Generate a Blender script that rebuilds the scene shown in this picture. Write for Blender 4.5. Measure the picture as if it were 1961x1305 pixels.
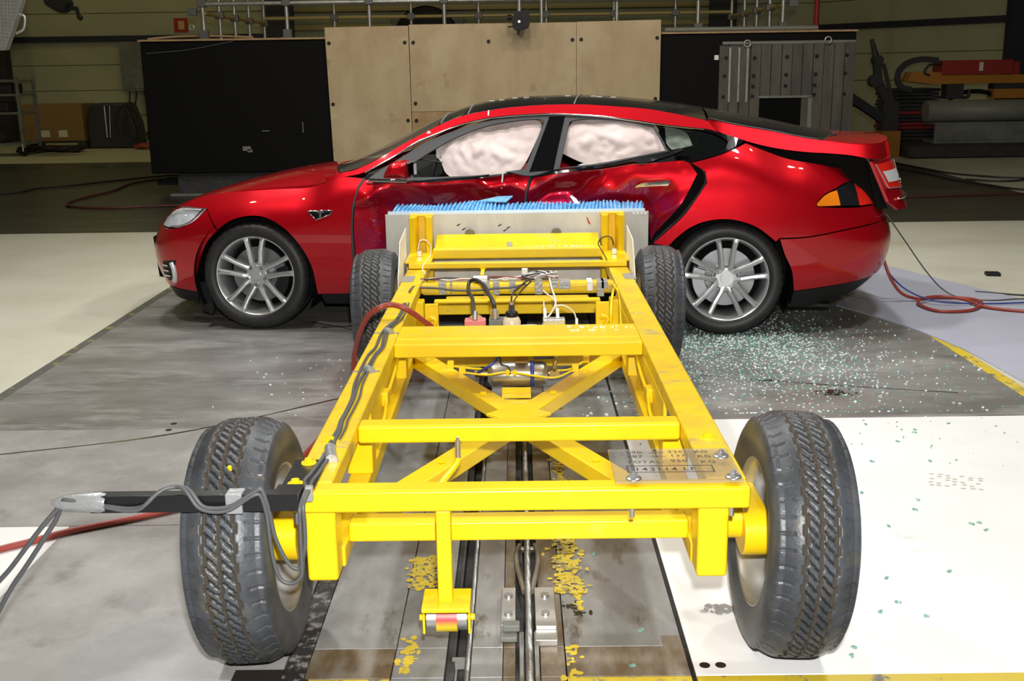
import bpy, bmesh, math, random
import numpy as np
from mathutils import Vector, Matrix, Euler, noise as mnoise
from mathutils.geometry import delaunay_2d_cdt
random.seed(7); rng=np.random.default_rng(7)
for o in list(bpy.data.objects): bpy.data.objects.remove(o)
SC=bpy.context.scene; COL=SC.collection
PI=math.pi
# ---------------------------------------------------------------- camera
cam_d=bpy.data.cameras.new('camera'); cam=bpy.data.objects.new('camera',cam_d); COL.objects.link(cam)
cam_d.sensor_fit='HORIZONTAL'; cam_d.sensor_width=36.0; cam_d.lens=36.0*2119.95/1961; cam_d.clip_end=200
def cam_axes(pitch,yaw,roll):
    r=Vector((math.cos(yaw),math.sin(yaw),0)); f0=Vector((-math.sin(yaw),math.cos(yaw),0))
    f=f0*math.cos(pitch)+Vector((0,0,-math.sin(pitch))); u=r.cross(f)
    c,s=math.cos(roll),math.sin(roll)
    return r*c-u*s, u*c+r*s, f
_r,_u,_f=cam_axes(.2403,.0071,.0144)
cam.matrix_world=Matrix(((_r.x,_u.x,-_f.x,0),(_r.y,_u.y,-_f.y,0),(_r.z,_u.z,-_f.z,1.6112),(0,0,0,1)))
SC.camera=cam
# ---------------------------------------------------------------- light and exposure
vs=SC.view_settings; SC.display_settings.display_device='sRGB'
vs.view_transform='Standard'; vs.look='None'; vs.gamma=1; vs.use_curve_mapping=False; vs.exposure=0.0
w=bpy.data.worlds.new('hall_air'); SC.world=w; w.use_nodes=True
w.node_tree.nodes['Background'].inputs[0].default_value=(.9,1,.75,1); w.node_tree.nodes['Background'].inputs[1].default_value=.008
def area(name,loc,target,size,power,col,sy=None,spread=PI):
    l=bpy.data.lights.new(name,'AREA'); l.shape='RECTANGLE' if sy else 'DISK'; l.size=size
    if sy: l.size_y=sy
    l.energy=power; l.color=col; l.spread=spread
    o=bpy.data.objects.new(name,l); COL.objects.link(o); o.location=loc
    d=Vector(target)-Vector(loc); o.rotation_euler=d.to_track_quat('-Z','Y').to_euler(); return o
area('camera_flash',(0.05,-0.02,1.86),(0,6,.75),.10,205,(1,.98,.95))
for i,(x,y) in enumerate(((-2.6,5.0),(2.6,5.0),(-2.6,8.2),(2.6,8.2),(0,6.6))):
    area('test_floodlight',(x*1.0,y,5.2),(x*.55,6.4,0),.38,95,(1,.99,.96))
for i,(x,y) in enumerate(((-9,17),(-3,20.5),(4.9,22.0),(-9,24),(-14,22),(8.5,19))):
    area('hall_lamp',(x,y,7.2),(x,y,0),.6,(30 if x<4 else 9),(1,.88,.34))
for x,y in ((-2.4,10),(0,10),(2.4,10)):
    area('barrier_floodlight',(x,y,5.6),(x*.9,15,1.2),.5,48,(1,.9,.68))
for x,y in ((-3,2.5),(3,2.5),(-4.5,6.5),(4.5,6.5)):
    area('hall_lamp',(x,y,6.6),(x,y,0),.30,26,(1,.86,.5))
# ---------------------------------------------------------------- materials
def mat(name,col=(.5,.5,.5),rough=.5,metal=0,coat=0,noise=0,nscale=8,col2=None,bump=0,bscale=60,alpha=1,trans=0,emit=None,es=0,stretch=None,lo=.4,hi=.65,spec=.5,detail=6):
    m=bpy.data.materials.new(name); m.use_nodes=True; nt=m.node_tree; b=nt.nodes['Principled BSDF']
    b.inputs['Base Color'].default_value=(*col,1); b.inputs['Roughness'].default_value=rough; b.inputs['Metallic'].default_value=metal
    b.inputs['Coat Weight'].default_value=coat; b.inputs['Coat Roughness'].default_value=.04; b.inputs['Specular IOR Level'].default_value=spec
    b.inputs['Alpha'].default_value=alpha; b.inputs['Transmission Weight'].default_value=trans
    if emit: b.inputs['Emission Color'].default_value=(*emit,1); b.inputs['Emission Strength'].default_value=es
    tc=mp=None
    if col2 is not None or bump:
        tc=nt.nodes.new('ShaderNodeTexCoord'); mp=nt.nodes.new('ShaderNodeMapping'); nt.links.new(tc.outputs['Object'],mp.inputs[0])
        if stretch: mp.inputs['Scale'].default_value=stretch
    if col2 is not None:
        n=nt.nodes.new('ShaderNodeTexNoise'); n.inputs['Scale'].default_value=nscale; n.inputs['Detail'].default_value=detail; n.inputs['Roughness'].default_value=.65
        r=nt.nodes.new('ShaderNodeValToRGB'); r.color_ramp.elements[0].position=lo; r.color_ramp.elements[1].position=hi
        r.color_ramp.elements[0].color=(*col,1); r.color_ramp.elements[1].color=(*col2,1)
        nt.links.new(mp.outputs[0],n.inputs['Vector']); nt.links.new(n.outputs['Fac'],r.inputs[0]); nt.links.new(r.outputs[0],b.inputs['Base Color'])
    if bump:
        n2=nt.nodes.new('ShaderNodeTexNoise'); n2.inputs['Scale'].default_value=bscale; n2.inputs['Detail'].default_value=4
        bp=nt.nodes.new('ShaderNodeBump'); bp.inputs['Strength'].default_value=bump; bp.inputs['Distance'].default_value=.01
        nt.links.new(mp.outputs[0],n2.inputs['Vector']); nt.links.new(n2.outputs['Fac'],bp.inputs['Height']); nt.links.new(bp.outputs[0],b.inputs['Normal'])
    return m
def layer(m,col,nscale,lo,hi,stretch=None,rough=None,detail=8,mask=None):
    """mix another colour over a material through a noise mask (dirt, chips, stains)"""
    nt=m.node_tree; b=nt.nodes['Principled BSDF']; inp=b.inputs['Base Color']
    tc=nt.nodes.new('ShaderNodeTexCoord'); mp=nt.nodes.new('ShaderNodeMapping'); nt.links.new(tc.outputs['Object'],mp.inputs[0])
    if stretch: mp.inputs['Scale'].default_value=stretch
    mp.inputs['Location'].default_value=(random.random()*9,random.random()*9,random.random()*9)
    n=nt.nodes.new('ShaderNodeTexNoise'); n.inputs['Scale'].default_value=nscale; n.inputs['Detail'].default_value=detail; n.inputs['Roughness'].default_value=.7
    r=nt.nodes.new('ShaderNodeValToRGB'); r.color_ramp.elements[0].position=lo; r.color_ramp.elements[1].position=hi
    r.color_ramp.elements[0].color=(0,0,0,1); r.color_ramp.elements[1].color=(1,1,1,1)
    nt.links.new(mp.outputs[0],n.inputs['Vector']); nt.links.new(n.outputs['Fac'],r.inputs[0])
    fac=r.outputs[0]
    if mask:   # box mask in object space: list of (axis,lo,hi) with soft edges
        sp=nt.nodes.new('ShaderNodeSeparateXYZ'); nt.links.new(tc.outputs['Object'],sp.inputs[0])
        for ax,a,c,soft in mask:
            for edge,sgn in ((a,1),(c,-1)):
                mr=nt.nodes.new('ShaderNodeMapRange'); nt.links.new(sp.outputs[ax],mr.inputs[0])
                if sgn>0: mr.inputs[1].default_value=edge-soft; mr.inputs[2].default_value=edge+soft
                else: mr.inputs[1].default_value=edge+soft; mr.inputs[2].default_value=edge-soft
                mm=nt.nodes.new('ShaderNodeMath'); mm.operation='MULTIPLY'; nt.links.new(fac,mm.inputs[0]); nt.links.new(mr.outputs[0],mm.inputs[1]); fac=mm.outputs[0]
    mx=nt.nodes.new('ShaderNodeMix'); mx.data_type='RGBA'; nt.links.new(fac,mx.inputs[0])
    if inp.is_linked: nt.links.new(inp.links[0].from_socket,mx.inputs[6])
    else: mx.inputs[6].default_value=inp.default_value
    mx.inputs[7].default_value=(*col,1); nt.links.new(mx.outputs[2],inp)
    return m
def glass(name,tint,refl=.06,rough=.02,opac=.0,ocol=(.5,.5,.5)):
    m=bpy.data.materials.new(name); m.use_nodes=True; nt=m.node_tree; nt.nodes.clear()
    out=nt.nodes.new('ShaderNodeOutputMaterial'); t=nt.nodes.new('ShaderNodeBsdfTransparent'); t.inputs[0].default_value=(*tint,1)
    g=nt.nodes.new('ShaderNodeBsdfGlossy'); g.inputs['Roughness'].default_value=rough
    d=nt.nodes.new('ShaderNodeBsdfDiffuse'); d.inputs[0].default_value=(*ocol,1)
    m0=nt.nodes.new('ShaderNodeMixShader'); m0.inputs[0].default_value=opac; nt.links.new(t.outputs[0],m0.inputs[1]); nt.links.new(d.outputs[0],m0.inputs[2])
    lw=nt.nodes.new('ShaderNodeLayerWeight'); lw.inputs[0].default_value=.5
    pw=nt.nodes.new('ShaderNodeMath'); pw.operation='POWER'; pw.inputs[1].default_value=6; nt.links.new(lw.outputs['Facing'],pw.inputs[0])
    ad=nt.nodes.new('ShaderNodeMath'); ad.operation='ADD'; ad.inputs[1].default_value=refl; ad.use_clamp=True; nt.links.new(pw.outputs[0],ad.inputs[0])
    ms=nt.nodes.new('ShaderNodeMixShader'); nt.links.new(ad.outputs[0],ms.inputs[0]); nt.links.new(m0.outputs[0],ms.inputs[1]); nt.links.new(g.outputs[0],ms.inputs[2])
    nt.links.new(ms.outputs[0],out.inputs[0]); return m
M={}
M['yellow']=mat('yellow_paint',(.86,.60,.004),.33,col2=(.80,.53,.006),nscale=5,spec=.45)
layer(M['yellow'],(.30,.27,.16),22,.69,.73)
layer(M['yellow'],(.62,.50,.10),3,.58,.75)
M['yellow_worn']=mat('yellow_paint_worn',(.84,.58,.006),.38,col2=(.72,.47,.02),nscale=7,spec=.4)
layer(M['yellow_worn'],(.42,.35,.14),5,.56,.66,stretch=(1,2.2,1)); layer(M['yellow_worn'],(.10,.09,.07),16,.66,.69,stretch=(.6,2.5,1))
M['yellow_clean']=mat('yellow_enamel',(.86,.60,.004),.3,spec=.45)
M['red']=mat('red_car_paint',(.47,.003,.010),.40,metal=.55,coat=1,spec=.1)
M['red'].node_tree.nodes['Principled BSDF'].inputs['Coat Roughness'].default_value=.03
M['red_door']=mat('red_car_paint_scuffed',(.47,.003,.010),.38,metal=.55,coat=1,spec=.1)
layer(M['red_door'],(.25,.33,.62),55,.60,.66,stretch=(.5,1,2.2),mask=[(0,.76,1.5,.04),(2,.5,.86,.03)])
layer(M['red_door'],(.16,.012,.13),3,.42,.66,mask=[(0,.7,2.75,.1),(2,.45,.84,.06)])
M['black']=mat('black_plastic',(.009,.009,.010),.5,spec=.3)
M['gloss']=mat('gloss_black',(.008,.008,.009),.22,coat=.35,spec=.5)
layer(M['gloss'],(.30,.31,.33),260,.66,.72)
M['pillar']=mat('pillar_gloss_black',(.004,.004,.005),.12,coat=.6)
M['seal']=mat('window_seal_rubber',(.035,.036,.04),.5)
M['liner']=mat('arch_liner_felt',(.006,.006,.006),.9,spec=.05)
M['chrome']=mat('chrome',(.82,.83,.85),.08,metal=1)
M['alloy']=mat('alloy_wheel_silver',(.66,.67,.69),.28,metal=.75,coat=.3)
M['tyre']=mat('car_tyre_rubber',(.013,.013,.014),.5,col2=(.022,.022,.022),nscale=14)
M['disc']=mat('brake_disc_steel',(.32,.33,.34),.35,metal=.9)
M['caliper']=mat('brake_caliper_grey',(.42,.43,.44),.4,metal=.6)
M['steel']=mat('bare_steel',(.42,.41,.39),.42,metal=.85,col2=(.55,.54,.51),nscale=6)
M['zinc']=mat('zinc_bolt',(.62,.63,.64),.3,metal=.9)
M['plate']=mat('barrier_plate_aluminium',(.40,.385,.35),.42,metal=.45,col2=(.52,.505,.46),nscale=4,stretch=(1,1,.35))
layer(M['plate'],(.06,.055,.05),30,.70,.74,stretch=(.5,1,1))
layer(M['plate'],(.6,.55,.08),12,.40,.5,mask=[(0,.30,.47,.02),(2,.0,.035,.012)])
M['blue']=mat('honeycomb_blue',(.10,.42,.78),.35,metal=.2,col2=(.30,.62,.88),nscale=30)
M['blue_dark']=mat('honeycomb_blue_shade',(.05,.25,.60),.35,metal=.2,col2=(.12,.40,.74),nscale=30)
M['bluesheet']=mat('honeycomb_backing_sheet',(.55,.70,.80),.35,metal=.4)
M['ttyre']=mat('trolley_tyre_rubber',(.036,.039,.044),.42,col2=(.075,.083,.095),nscale=5,bump=.12,bscale=120)
M['sipe']=mat('tyre_sipe_black',(.008,.009,.010),.6)
layer(M['ttyre'],(.10,.085,.06),9,.56,.72)
M['groove']=mat('tyre_groove_dust',(.045,.036,.025),.9)
M['tape']=mat('duct_tape',(.36,.37,.38),.32,metal=.35,bump=.25,bscale=70)
M['cable_grey']=mat('grey_cable_sheath',(.085,.088,.092),.5)
M['cable_white']=mat('white_wire',(.75,.73,.68),.5)
M['cable_black']=mat('black_wire',(.02,.02,.022),.45)
M['hose_red']=mat('red_rubber_hose',(.30,.045,.03),.4)
M['hose_maroon']=mat('maroon_hose',(.075,.014,.012),.55)
M['hose_dark']=mat('dark_rubber_hose',(.018,.010,.009),.6)
M['cable_blue']=mat('blue_cable',(.03,.05,.25),.45)
M['blackpaint']=mat('black_painted_steel',(.008,.008,.009),.3,coat=.2)
layer(M['blackpaint'],(.4,.4,.4),60,.72,.75)
M['white']=mat('white_board',(.86,.86,.84),.5)
M['label_black']=mat('black_marker_ink',(.03,.025,.03),.7)
M['acrylic']=glass('clear_acrylic',(.93,.92,.9),.07,.03,.10,(.8,.8,.8))
M['bag']=mat('airbag_fabric',(.60,.49,.475),.75,col2=(.68,.585,.57),nscale=3,bump=.3,bscale=18)
M['bag_dirty']=mat('airbag_fabric_white',(.78,.77,.74),.75,bump=.3,bscale=25)
M['cabin']=mat('cabin_dark_trim',(.010,.010,.011),.7)
M['seatred']=mat('red_trim',(.35,.004,.01),.4)
M['windscreen']=glass('windscreen_glass',(.86,.88,.84),.06,.02,.14,(.42,.40,.34))
M['tint']=glass('tinted_glass',(.55,.62,.58),.08,.02)
M['lamp_glass']=glass('lamp_lens',(.96,.97,.98),.06,.02)
M['lampsilver']=mat('lamp_reflector',(.72,.74,.77),.35,metal=.25)
M['amber']=mat('amber_lens',(.85,.22,.01),.15,coat=.8)
M['tailred']=mat('red_lens',(.75,.02,.012),.12,coat=.8)
M['smoke']=mat('smoked_lens',(.012,.012,.014),.08,coat=1)
M['ply']=mat('plywood',(.46,.345,.20),.6,col2=(.54,.42,.26),nscale=3,stretch=(1,1,.35))
layer(M['ply'],(.22,.13,.06),2.6,.60,.78); layer(M['ply'],(.60,.48,.31),1.2,.5,.7)
M['ply_edge']=mat('old_plywood',(.36,.22,.11),.65,col2=(.45,.30,.16),nscale=6)
M['concrete_black']=mat('black_painted_concrete',(.005,.005,.005),.7,bump=.15,bscale=30,spec=.12)
layer(M['concrete_black'],(.16,.16,.15),34,.745,.77)
M['plinth']=mat('plinth_grey_steel',(.03,.03,.031),.55,col2=(.045,.045,.046),nscale=9)
M['barrier_steel']=mat('barrier_face_steel',(.085,.078,.068),.55,metal=.4,col2=(.135,.122,.105),nscale=4,stretch=(1,1,.25))
layer(M['barrier_steel'],(.07,.05,.03),7,.58,.72,stretch=(1,1,.4))
M['galv']=mat('galvanised_tube',(.46,.46,.45),.4,metal=.7,col2=(.34,.33,.30),nscale=9)
M['olive_tube']=mat('old_brass_tube',(.34,.27,.10),.5,metal=.3)
M['clamp']=mat('cast_clamp_grey',(.12,.12,.12),.55,metal=.3)
M['wallpaint']=mat('wall_panel_cream',(.46,.45,.30),.7,col2=(.40,.39,.26),nscale=.5)
M['wallribs']=mat('ribbed_sheet_wall',(.42,.44,.30),.6)
M['trim_navy']=mat('navy_trim',(.02,.02,.035),.6)
M['column']=mat('dark_column_paint',(.018,.018,.026),.6)
M['signred']=mat('fire_sign_red',(.42,.02,.015),.5)
M['signcream']=mat('sign_cream',(.62,.45,.16),.6)
M['cardboard']=mat('brown_cardboard',(.26,.15,.05),.8)
M['paper']=mat('paper_label',(.65,.62,.5),.7)
M['machine_grey']=mat('machine_grey',(.20,.21,.19),.5,col2=(.14,.145,.13),nscale=4)
M['machine_dark']=mat('machine_dark',(.03,.03,.032),.6)
M['orange']=mat('orange_machine_paint',(.42,.17,.02),.5)
M['redpaint']=mat('red_machine_paint',(.30,.025,.02),.5)
M['pipe']=mat('old_pipe_grey',(.19,.20,.17),.5,col2=(.17,.17,.15),nscale=3)
M['fluid']=mat('fluid_bottle_plastic',(.72,.62,.47),.35)
M['pink']=mat('pink_anodised',(.7,.20,.20),.4)
M['roller_red']=mat('roller_red',(.50,.07,.07),.4)
M['tank']=mat('brushed_tank',(.55,.53,.48),.3,metal=.9,col2=(.45,.43,.38),nscale=12,stretch=(.2,1,1))
M['brass']=mat('brass',(.45,.33,.12),.35,metal=.8)
M['shard']=mat('green_glass_crumb',(.28,.56,.50),.15,coat=.5,alpha=.55)
M['shard_white']=mat('white_glass_crumb',(.80,.90,.88),.15)
# floors
M['floor']=mat('beige_floor_coating',(.61,.595,.50),.42,col2=(.54,.52,.42),nscale=.9,spec=.4)
layer(M['floor'],(.42,.40,.32),.7,.55,.8,stretch=(.35,1.6,1))
M['whitefloor']=mat('white_floor_coating',(.87,.87,.87),.42,col2=(.79,.79,.785),nscale=1.1,spec=.35)
layer(M['whitefloor'],(.50,.48,.44),3.0,.66,.8)
layer(M['whitefloor'],(.28,.27,.25),17,.735,.76)
M['slab']=mat('grey_test_slab',(.15,.145,.135),.36,col2=(.24,.235,.225),nscale=1.5,stretch=(.8,1.7,1),bump=.06,bscale=150)
layer(M['slab'],(.36,.355,.345),2.2,.50,.74,stretch=(.7,2.0,1)); layer(M['slab'],(.055,.05,.045),1.4,.60,.80,stretch=(.6,2.2,1))
layer(M['slab'],(.6,.6,.6),60,.74,.78)
M['slab2']=mat('grey_concrete_front',(.25,.24,.235),.36,col2=(.31,.305,.30),nscale=2.2,bump=.05,bscale=150)
layer(M['slab2'],(.42,.41,.40),1.6,.48,.72); layer(M['slab2'],(.13,.12,.11),2.6,.58,.76); layer(M['slab2'],(.10,.10,.10),14,.70,.74,stretch=(.5,2,1)); layer(M['slab2'],(.40,.32,.16),3,.70,.8)
M['darkfloor']=mat('dark_stained_floor',(.040,.038,.030),.35,col2=(.060,.056,.044),nscale=1.2,stretch=(.5,1.6,1))
layer(M['darkfloor'],(.11,.105,.075),.9,.56,.75,stretch=(.4,1.8,1))
M['railplate']=mat('rail_cover_steel',(.24,.245,.25),.36,metal=.35,col2=(.36,.365,.37),nscale=5,stretch=(1,.45,1))
layer(M['railplate'],(.12,.105,.08),7,.58,.70,stretch=(1.6,.5,1)); layer(M['railplate'],(.05,.045,.04),24,.70,.75)
M['railbrown']=mat('rail_plate_rusty',(.15,.105,.06),.42,metal=.35,col2=(.27,.245,.21),nscale=6,stretch=(2,.6,1))
layer(M['railbrown'],(.07,.045,.025),4,.55,.72)
M['trough']=mat('rail_trough',(.020,.019,.018),.6,col2=(.05,.05,.05),nscale=14)
M['edgeworn']=mat('worn_edge_strip',(.10,.10,.09),.5,col2=(.42,.34,.06),nscale=9,lo=.55,hi=.68)
M['yline']=mat('yellow_floor_line',(.62,.46,.02),.5,col2=(.55,.42,.05),nscale=4)
layer(M['yline'],(.16,.15,.14),14,.55,.62)
M['blackline']=mat('worn_black_strip',(.02,.02,.02),.6,col2=(.20,.19,.18),nscale=26,lo=.5,hi=.6)
M['shade_lilac']=mat('lilac_grey_floor_shade',(.40,.41,.50),.6,col2=(.37,.38,.46),nscale=2)  # shaded part of the beige floor, painted in as lilac grey
M['rope']=mat('wire_rope_steel',(.36,.37,.38),.35,metal=.8)
M['rope'].node_tree.nodes['Principled BSDF'].inputs['Base Color'].default_value=(.45,.46,.47,1)
M['inside_steel']=mat('wheel_disc_silver',(.46,.46,.45),.35,metal=.7)
M['boot']=mat('boot_lining',(.006,.005,.005),.85,spec=.06)
M['stain']=mat('oil_stain',(.03,.024,.02),.2)
# ---------------------------------------------------------------- mesh helpers
class MB:
    def __init__(s): s.v=[]; s.f=[]; s.sm=[]
    def add(s,vs,fs,smooth=False):
        b=len(s.v); s.v+= [tuple(p) for p in vs]; s.f+=[tuple(i+b for i in f) for f in fs]; s.sm+=[smooth]*len(fs); return s
    def box(s,x0,x1,y0,y1,z0,z1):
        return s.add([(x0,y0,z0),(x1,y0,z0),(x1,y1,z0),(x0,y1,z0),(x0,y0,z1),(x1,y0,z1),(x1,y1,z1),(x0,y1,z1)],
            [(3,2,1,0),(4,5,6,7),(0,1,5,4),(1,2,6,5),(2,3,7,6),(3,0,4,7)])
    def beam(s,p0,p1,w,h,up=(0,0,1)):
        p0,p1,up=Vector(p0),Vector(p1),Vector(up); d=(p1-p0).normalized(); x=d.cross(up).normalized(); z=x.cross(d)
        vs=[]
        for p in (p0,p1):
            for a,b in((-1,-1),(1,-1),(1,1),(-1,1)): vs.append(p+x*(a*w/2)+z*(b*h/2))
        return s.add(vs,[(0,1,2,3),(7,6,5,4),(0,4,5,1),(1,5,6,2),(2,6,7,3),(3,7,4,0)])
    def cyl(s,p0,p1,r,n=16,r1=None,cap=True):
        p0,p1=Vector(p0),Vector(p1); d=(p1-p0).normalized(); a=Vector((0,0,1)) if abs(d.z)<.9 else Vector((1,0,0)); x=d.cross(a).normalized(); y=d.cross(x); r1=r if r1 is None else r1
        vs=[p+(x*math.cos(2*PI*i/n)+y*math.sin(2*PI*i/n))*q for p,q in((p0,r),(p1,r1)) for i in range(n)]
        s.add(vs,[(i,i+n,(i+1)%n+n,(i+1)%n) for i in range(n)],n>8)
        if cap: s.add(vs,[tuple(range(n)),tuple(range(2*n-1,n-1,-1))])
        return s
    def tube(s,pts,r,n=8,cap=True):
        P=[Vector(p) for p in pts]; N=len(P); vs=[]; prev=None
        for i in range(N):
            d=(P[min(i+1,N-1)]-P[max(i-1,0)]).normalized()
            if prev is None:
                a=Vector((0,0,1)) if abs(d.z)<.9 else Vector((1,0,0)); x=d.cross(a).normalized()
            else: x=(prev-d*prev.dot(d)).normalized()
            prev=x; y=d.cross(x)
            for k in range(n): vs.append(P[i]+(x*math.cos(2*PI*k/n)+y*math.sin(2*PI*k/n))*r)
        fs=[(i*n+k,i*n+(k+1)%n,(i+1)*n+(k+1)%n,(i+1)*n+k) for i in range(N-1) for k in range(n)]
        s.add(vs,fs,True)
        if cap: s.add(vs,[tuple(range(n-1,-1,-1)),tuple((N-1)*n+k for k in range(n))])
        return s
    def prism(s,poly,axis,a,b):
        """extrude a 2-D polygon along an axis"""
        def P(p,t): return {'x':(t,p[0],p[1]),'y':(p[0],t,p[1]),'z':(p[0],p[1],t)}[axis]
        n=len(poly); vs=[P(p,a) for p in poly]+[P(p,b) for p in poly]
        return s.add(vs,[tuple(range(n)),tuple(range(2*n-1,n-1,-1))]+[(i,i+n,(i+1)%n+n,(i+1)%n) for i in range(n)])
    def lathe(s,prof,axis='x',n=48,c=(0,0,0),closed=False,smooth=True):
        vs=[];m=len(prof)
        for i in range(n):
            t=2*PI*i/n
            for a,r in prof:
                q={'x':(a,r*math.cos(t),r*math.sin(t)),'y':(r*math.cos(t),a,r*math.sin(t)),'z':(r*math.cos(t),r*math.sin(t),a)}[axis]
                vs.append((q[0]+c[0],q[1]+c[1],q[2]+c[2]))
        mm=m if closed else m-1
        return s.add(vs,[(i*m+j,((i+1)%n)*m+j,((i+1)%n)*m+(j+1)%m,i*m+(j+1)%m) for i in range(n) for j in range(mm)],smooth)
    def mesh(s,name,off=(0,0,0),recalc=True):
        me=bpy.data.meshes.new(name); o=Vector(off)
        me.from_pydata([Vector(p)-o for p in s.v],[],s.f); me.polygons.foreach_set('use_smooth',s.sm)
        if recalc:
            bm=bmesh.new(); bm.from_mesh(me); bmesh.ops.recalc_face_normals(bm,faces=bm.faces); bm.to_mesh(me); bm.free()
        me.update(); return me
def put(name,me,m,par=None,loc=(0,0,0),rot=(0,0,0),bevel=0,label=None,kind=None):
    o=bpy.data.objects.new(name,me); COL.objects.link(o); o.location=loc; o.rotation_euler=rot
    if m and not me.materials: me.materials.append(M[m] if isinstance(m,str) else m)
    if par is not None: o.parent=par
    if bevel:
        b=o.modifiers.new('bevel','BEVEL'); b.width=bevel; b.segments=2; b.limit_method='ANGLE'; b.angle_limit=.6; b.harden_normals=True
        for p in me.polygons: p.use_smooth=True
    if label: o['label']=label
    if kind: o['kind']=kind
    return o
def O(name,mb,m,par=None,off=None,bevel=0,label=None,kind=None,recalc=True):
    """link the shapes of mb (world metres) as one object; off = the parent's world place"""
    if off is None: off=par['_o'] if (par is not None and '_o' in par) else (0,0,0)
    return put(name,mb.mesh(name,off,recalc),m,par,bevel=bevel,label=label,kind=kind)
def thing(name,label,cat,loc=(0,0,0),rz=0,group=None,par=None):
    o=bpy.data.objects.new(name,None); COL.objects.link(o); o.location=loc; o.rotation_euler=(0,0,rz); o.empty_display_size=.1
    o['label']=label; o['category']=cat
    if group: o['group']=group
    o['_o']=tuple(loc)
    return o
def tag(o,label,cat,group=None,kind=None):
    o['label']=label; o['category']=cat
    if group: o['group']=group
    if kind: o['kind']=kind
    return o
def solo(name,mb,m,label,cat,group=None,bevel=0,kind=None):
    xs=np.array(mb.v); c=((xs[:,0].min()+xs[:,0].max())/2,(xs[:,1].min()+xs[:,1].max())/2,xs[:,2].min())
    o=put(name,mb.mesh(name,c),m,None,loc=c,bevel=bevel); return tag(o,label,cat,group,kind)
def cr(pts,n=8,closed=False):
    """Catmull-Rom through points"""
    P=[Vector(p) for p in pts]; out=[]; N=len(P)
    for i in range(N if closed else N-1):
        p0=P[(i-1)%N] if (closed or i>0) else P[0]*2-P[1]; p1=P[i]; p2=P[(i+1)%N]; p3=P[(i+2)%N] if (closed or i+2<N) else P[-1]*2-P[-2]
        for k in range(n):
            t=k/n; out.append(.5*((2*p1)+(p2-p0)*t+(2*p0-5*p1+4*p2-p3)*t*t+(3*p1-p0-3*p2+p3)*t**3))
    if not closed: out.append(P[-1].copy())
    return out
def loft_between(rows,smooth=True):
    mb=MB(); m=len(rows[0]); vs=[p for r in rows for p in r]
    mb.add(vs,[(i*m+j,i*m+j+1,(i+1)*m+j+1,(i+1)*m+j) for i in range(len(rows)-1) for j in range(m-1)],smooth); return mb
def smooth_poly(pts,corner=38,step=.03):
    N=len(pts); P=[Vector((p[0],p[1])) for p in pts]
    P=[p for i,p in enumerate(P) if (p-P[i-1]).length>.002]; N=len(P); cor=[]
    for i in range(N):
        a=(P[i]-P[i-1]); b=(P[(i+1)%N]-P[i]); ang=abs(math.degrees(a.angle(b,0))); cor.append(ang>corner)
    out=[]
    for i in range(N):
        j=(i+1)%N; p1,p2=P[i],P[j]
        p0=P[i-1] if not cor[i] else p1*2-p2; p3=P[(j+1)%N] if not cor[j] else p2*2-p1
        n=max(1,int((p2-p1).length/step))
        for k in range(n):
            t=k/n; out.append(.5*((2*p1)+(p2-p0)*t+(2*p0-5*p1+4*p2-p3)*t*t+(3*p1-p0-3*p2+p3)*t**3))
    return [(q.x,q.y) for q in out]
def inset_poly(pts,d):
    P=[Vector(p) for p in pts]; N=len(P); A=sum(P[i].x*P[(i+1)%N].y-P[(i+1)%N].x*P[i].y for i in range(N)); sg=1 if A>0 else -1; out=[]
    for i in range(N):
        t=(P[(i+1)%N]-P[i-1]); 
        if t.length<1e-6: out.append(P[i]); continue
        t.normalize(); out.append(P[i]+Vector((-t.y,t.x))*d*sg)
    return [(q.x,q.y) for q in out]
def inside(x,y,poly):
    c=False; j=len(poly)-1
    for i in range(len(poly)):
        xi,yi=poly[i]; xj,yj=poly[j]
        if (yi>y)!=(yj>y) and x<(xj-xi)*(y-yi)/(yj-yi)+xi: c=not c
        j=i
    return c
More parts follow.
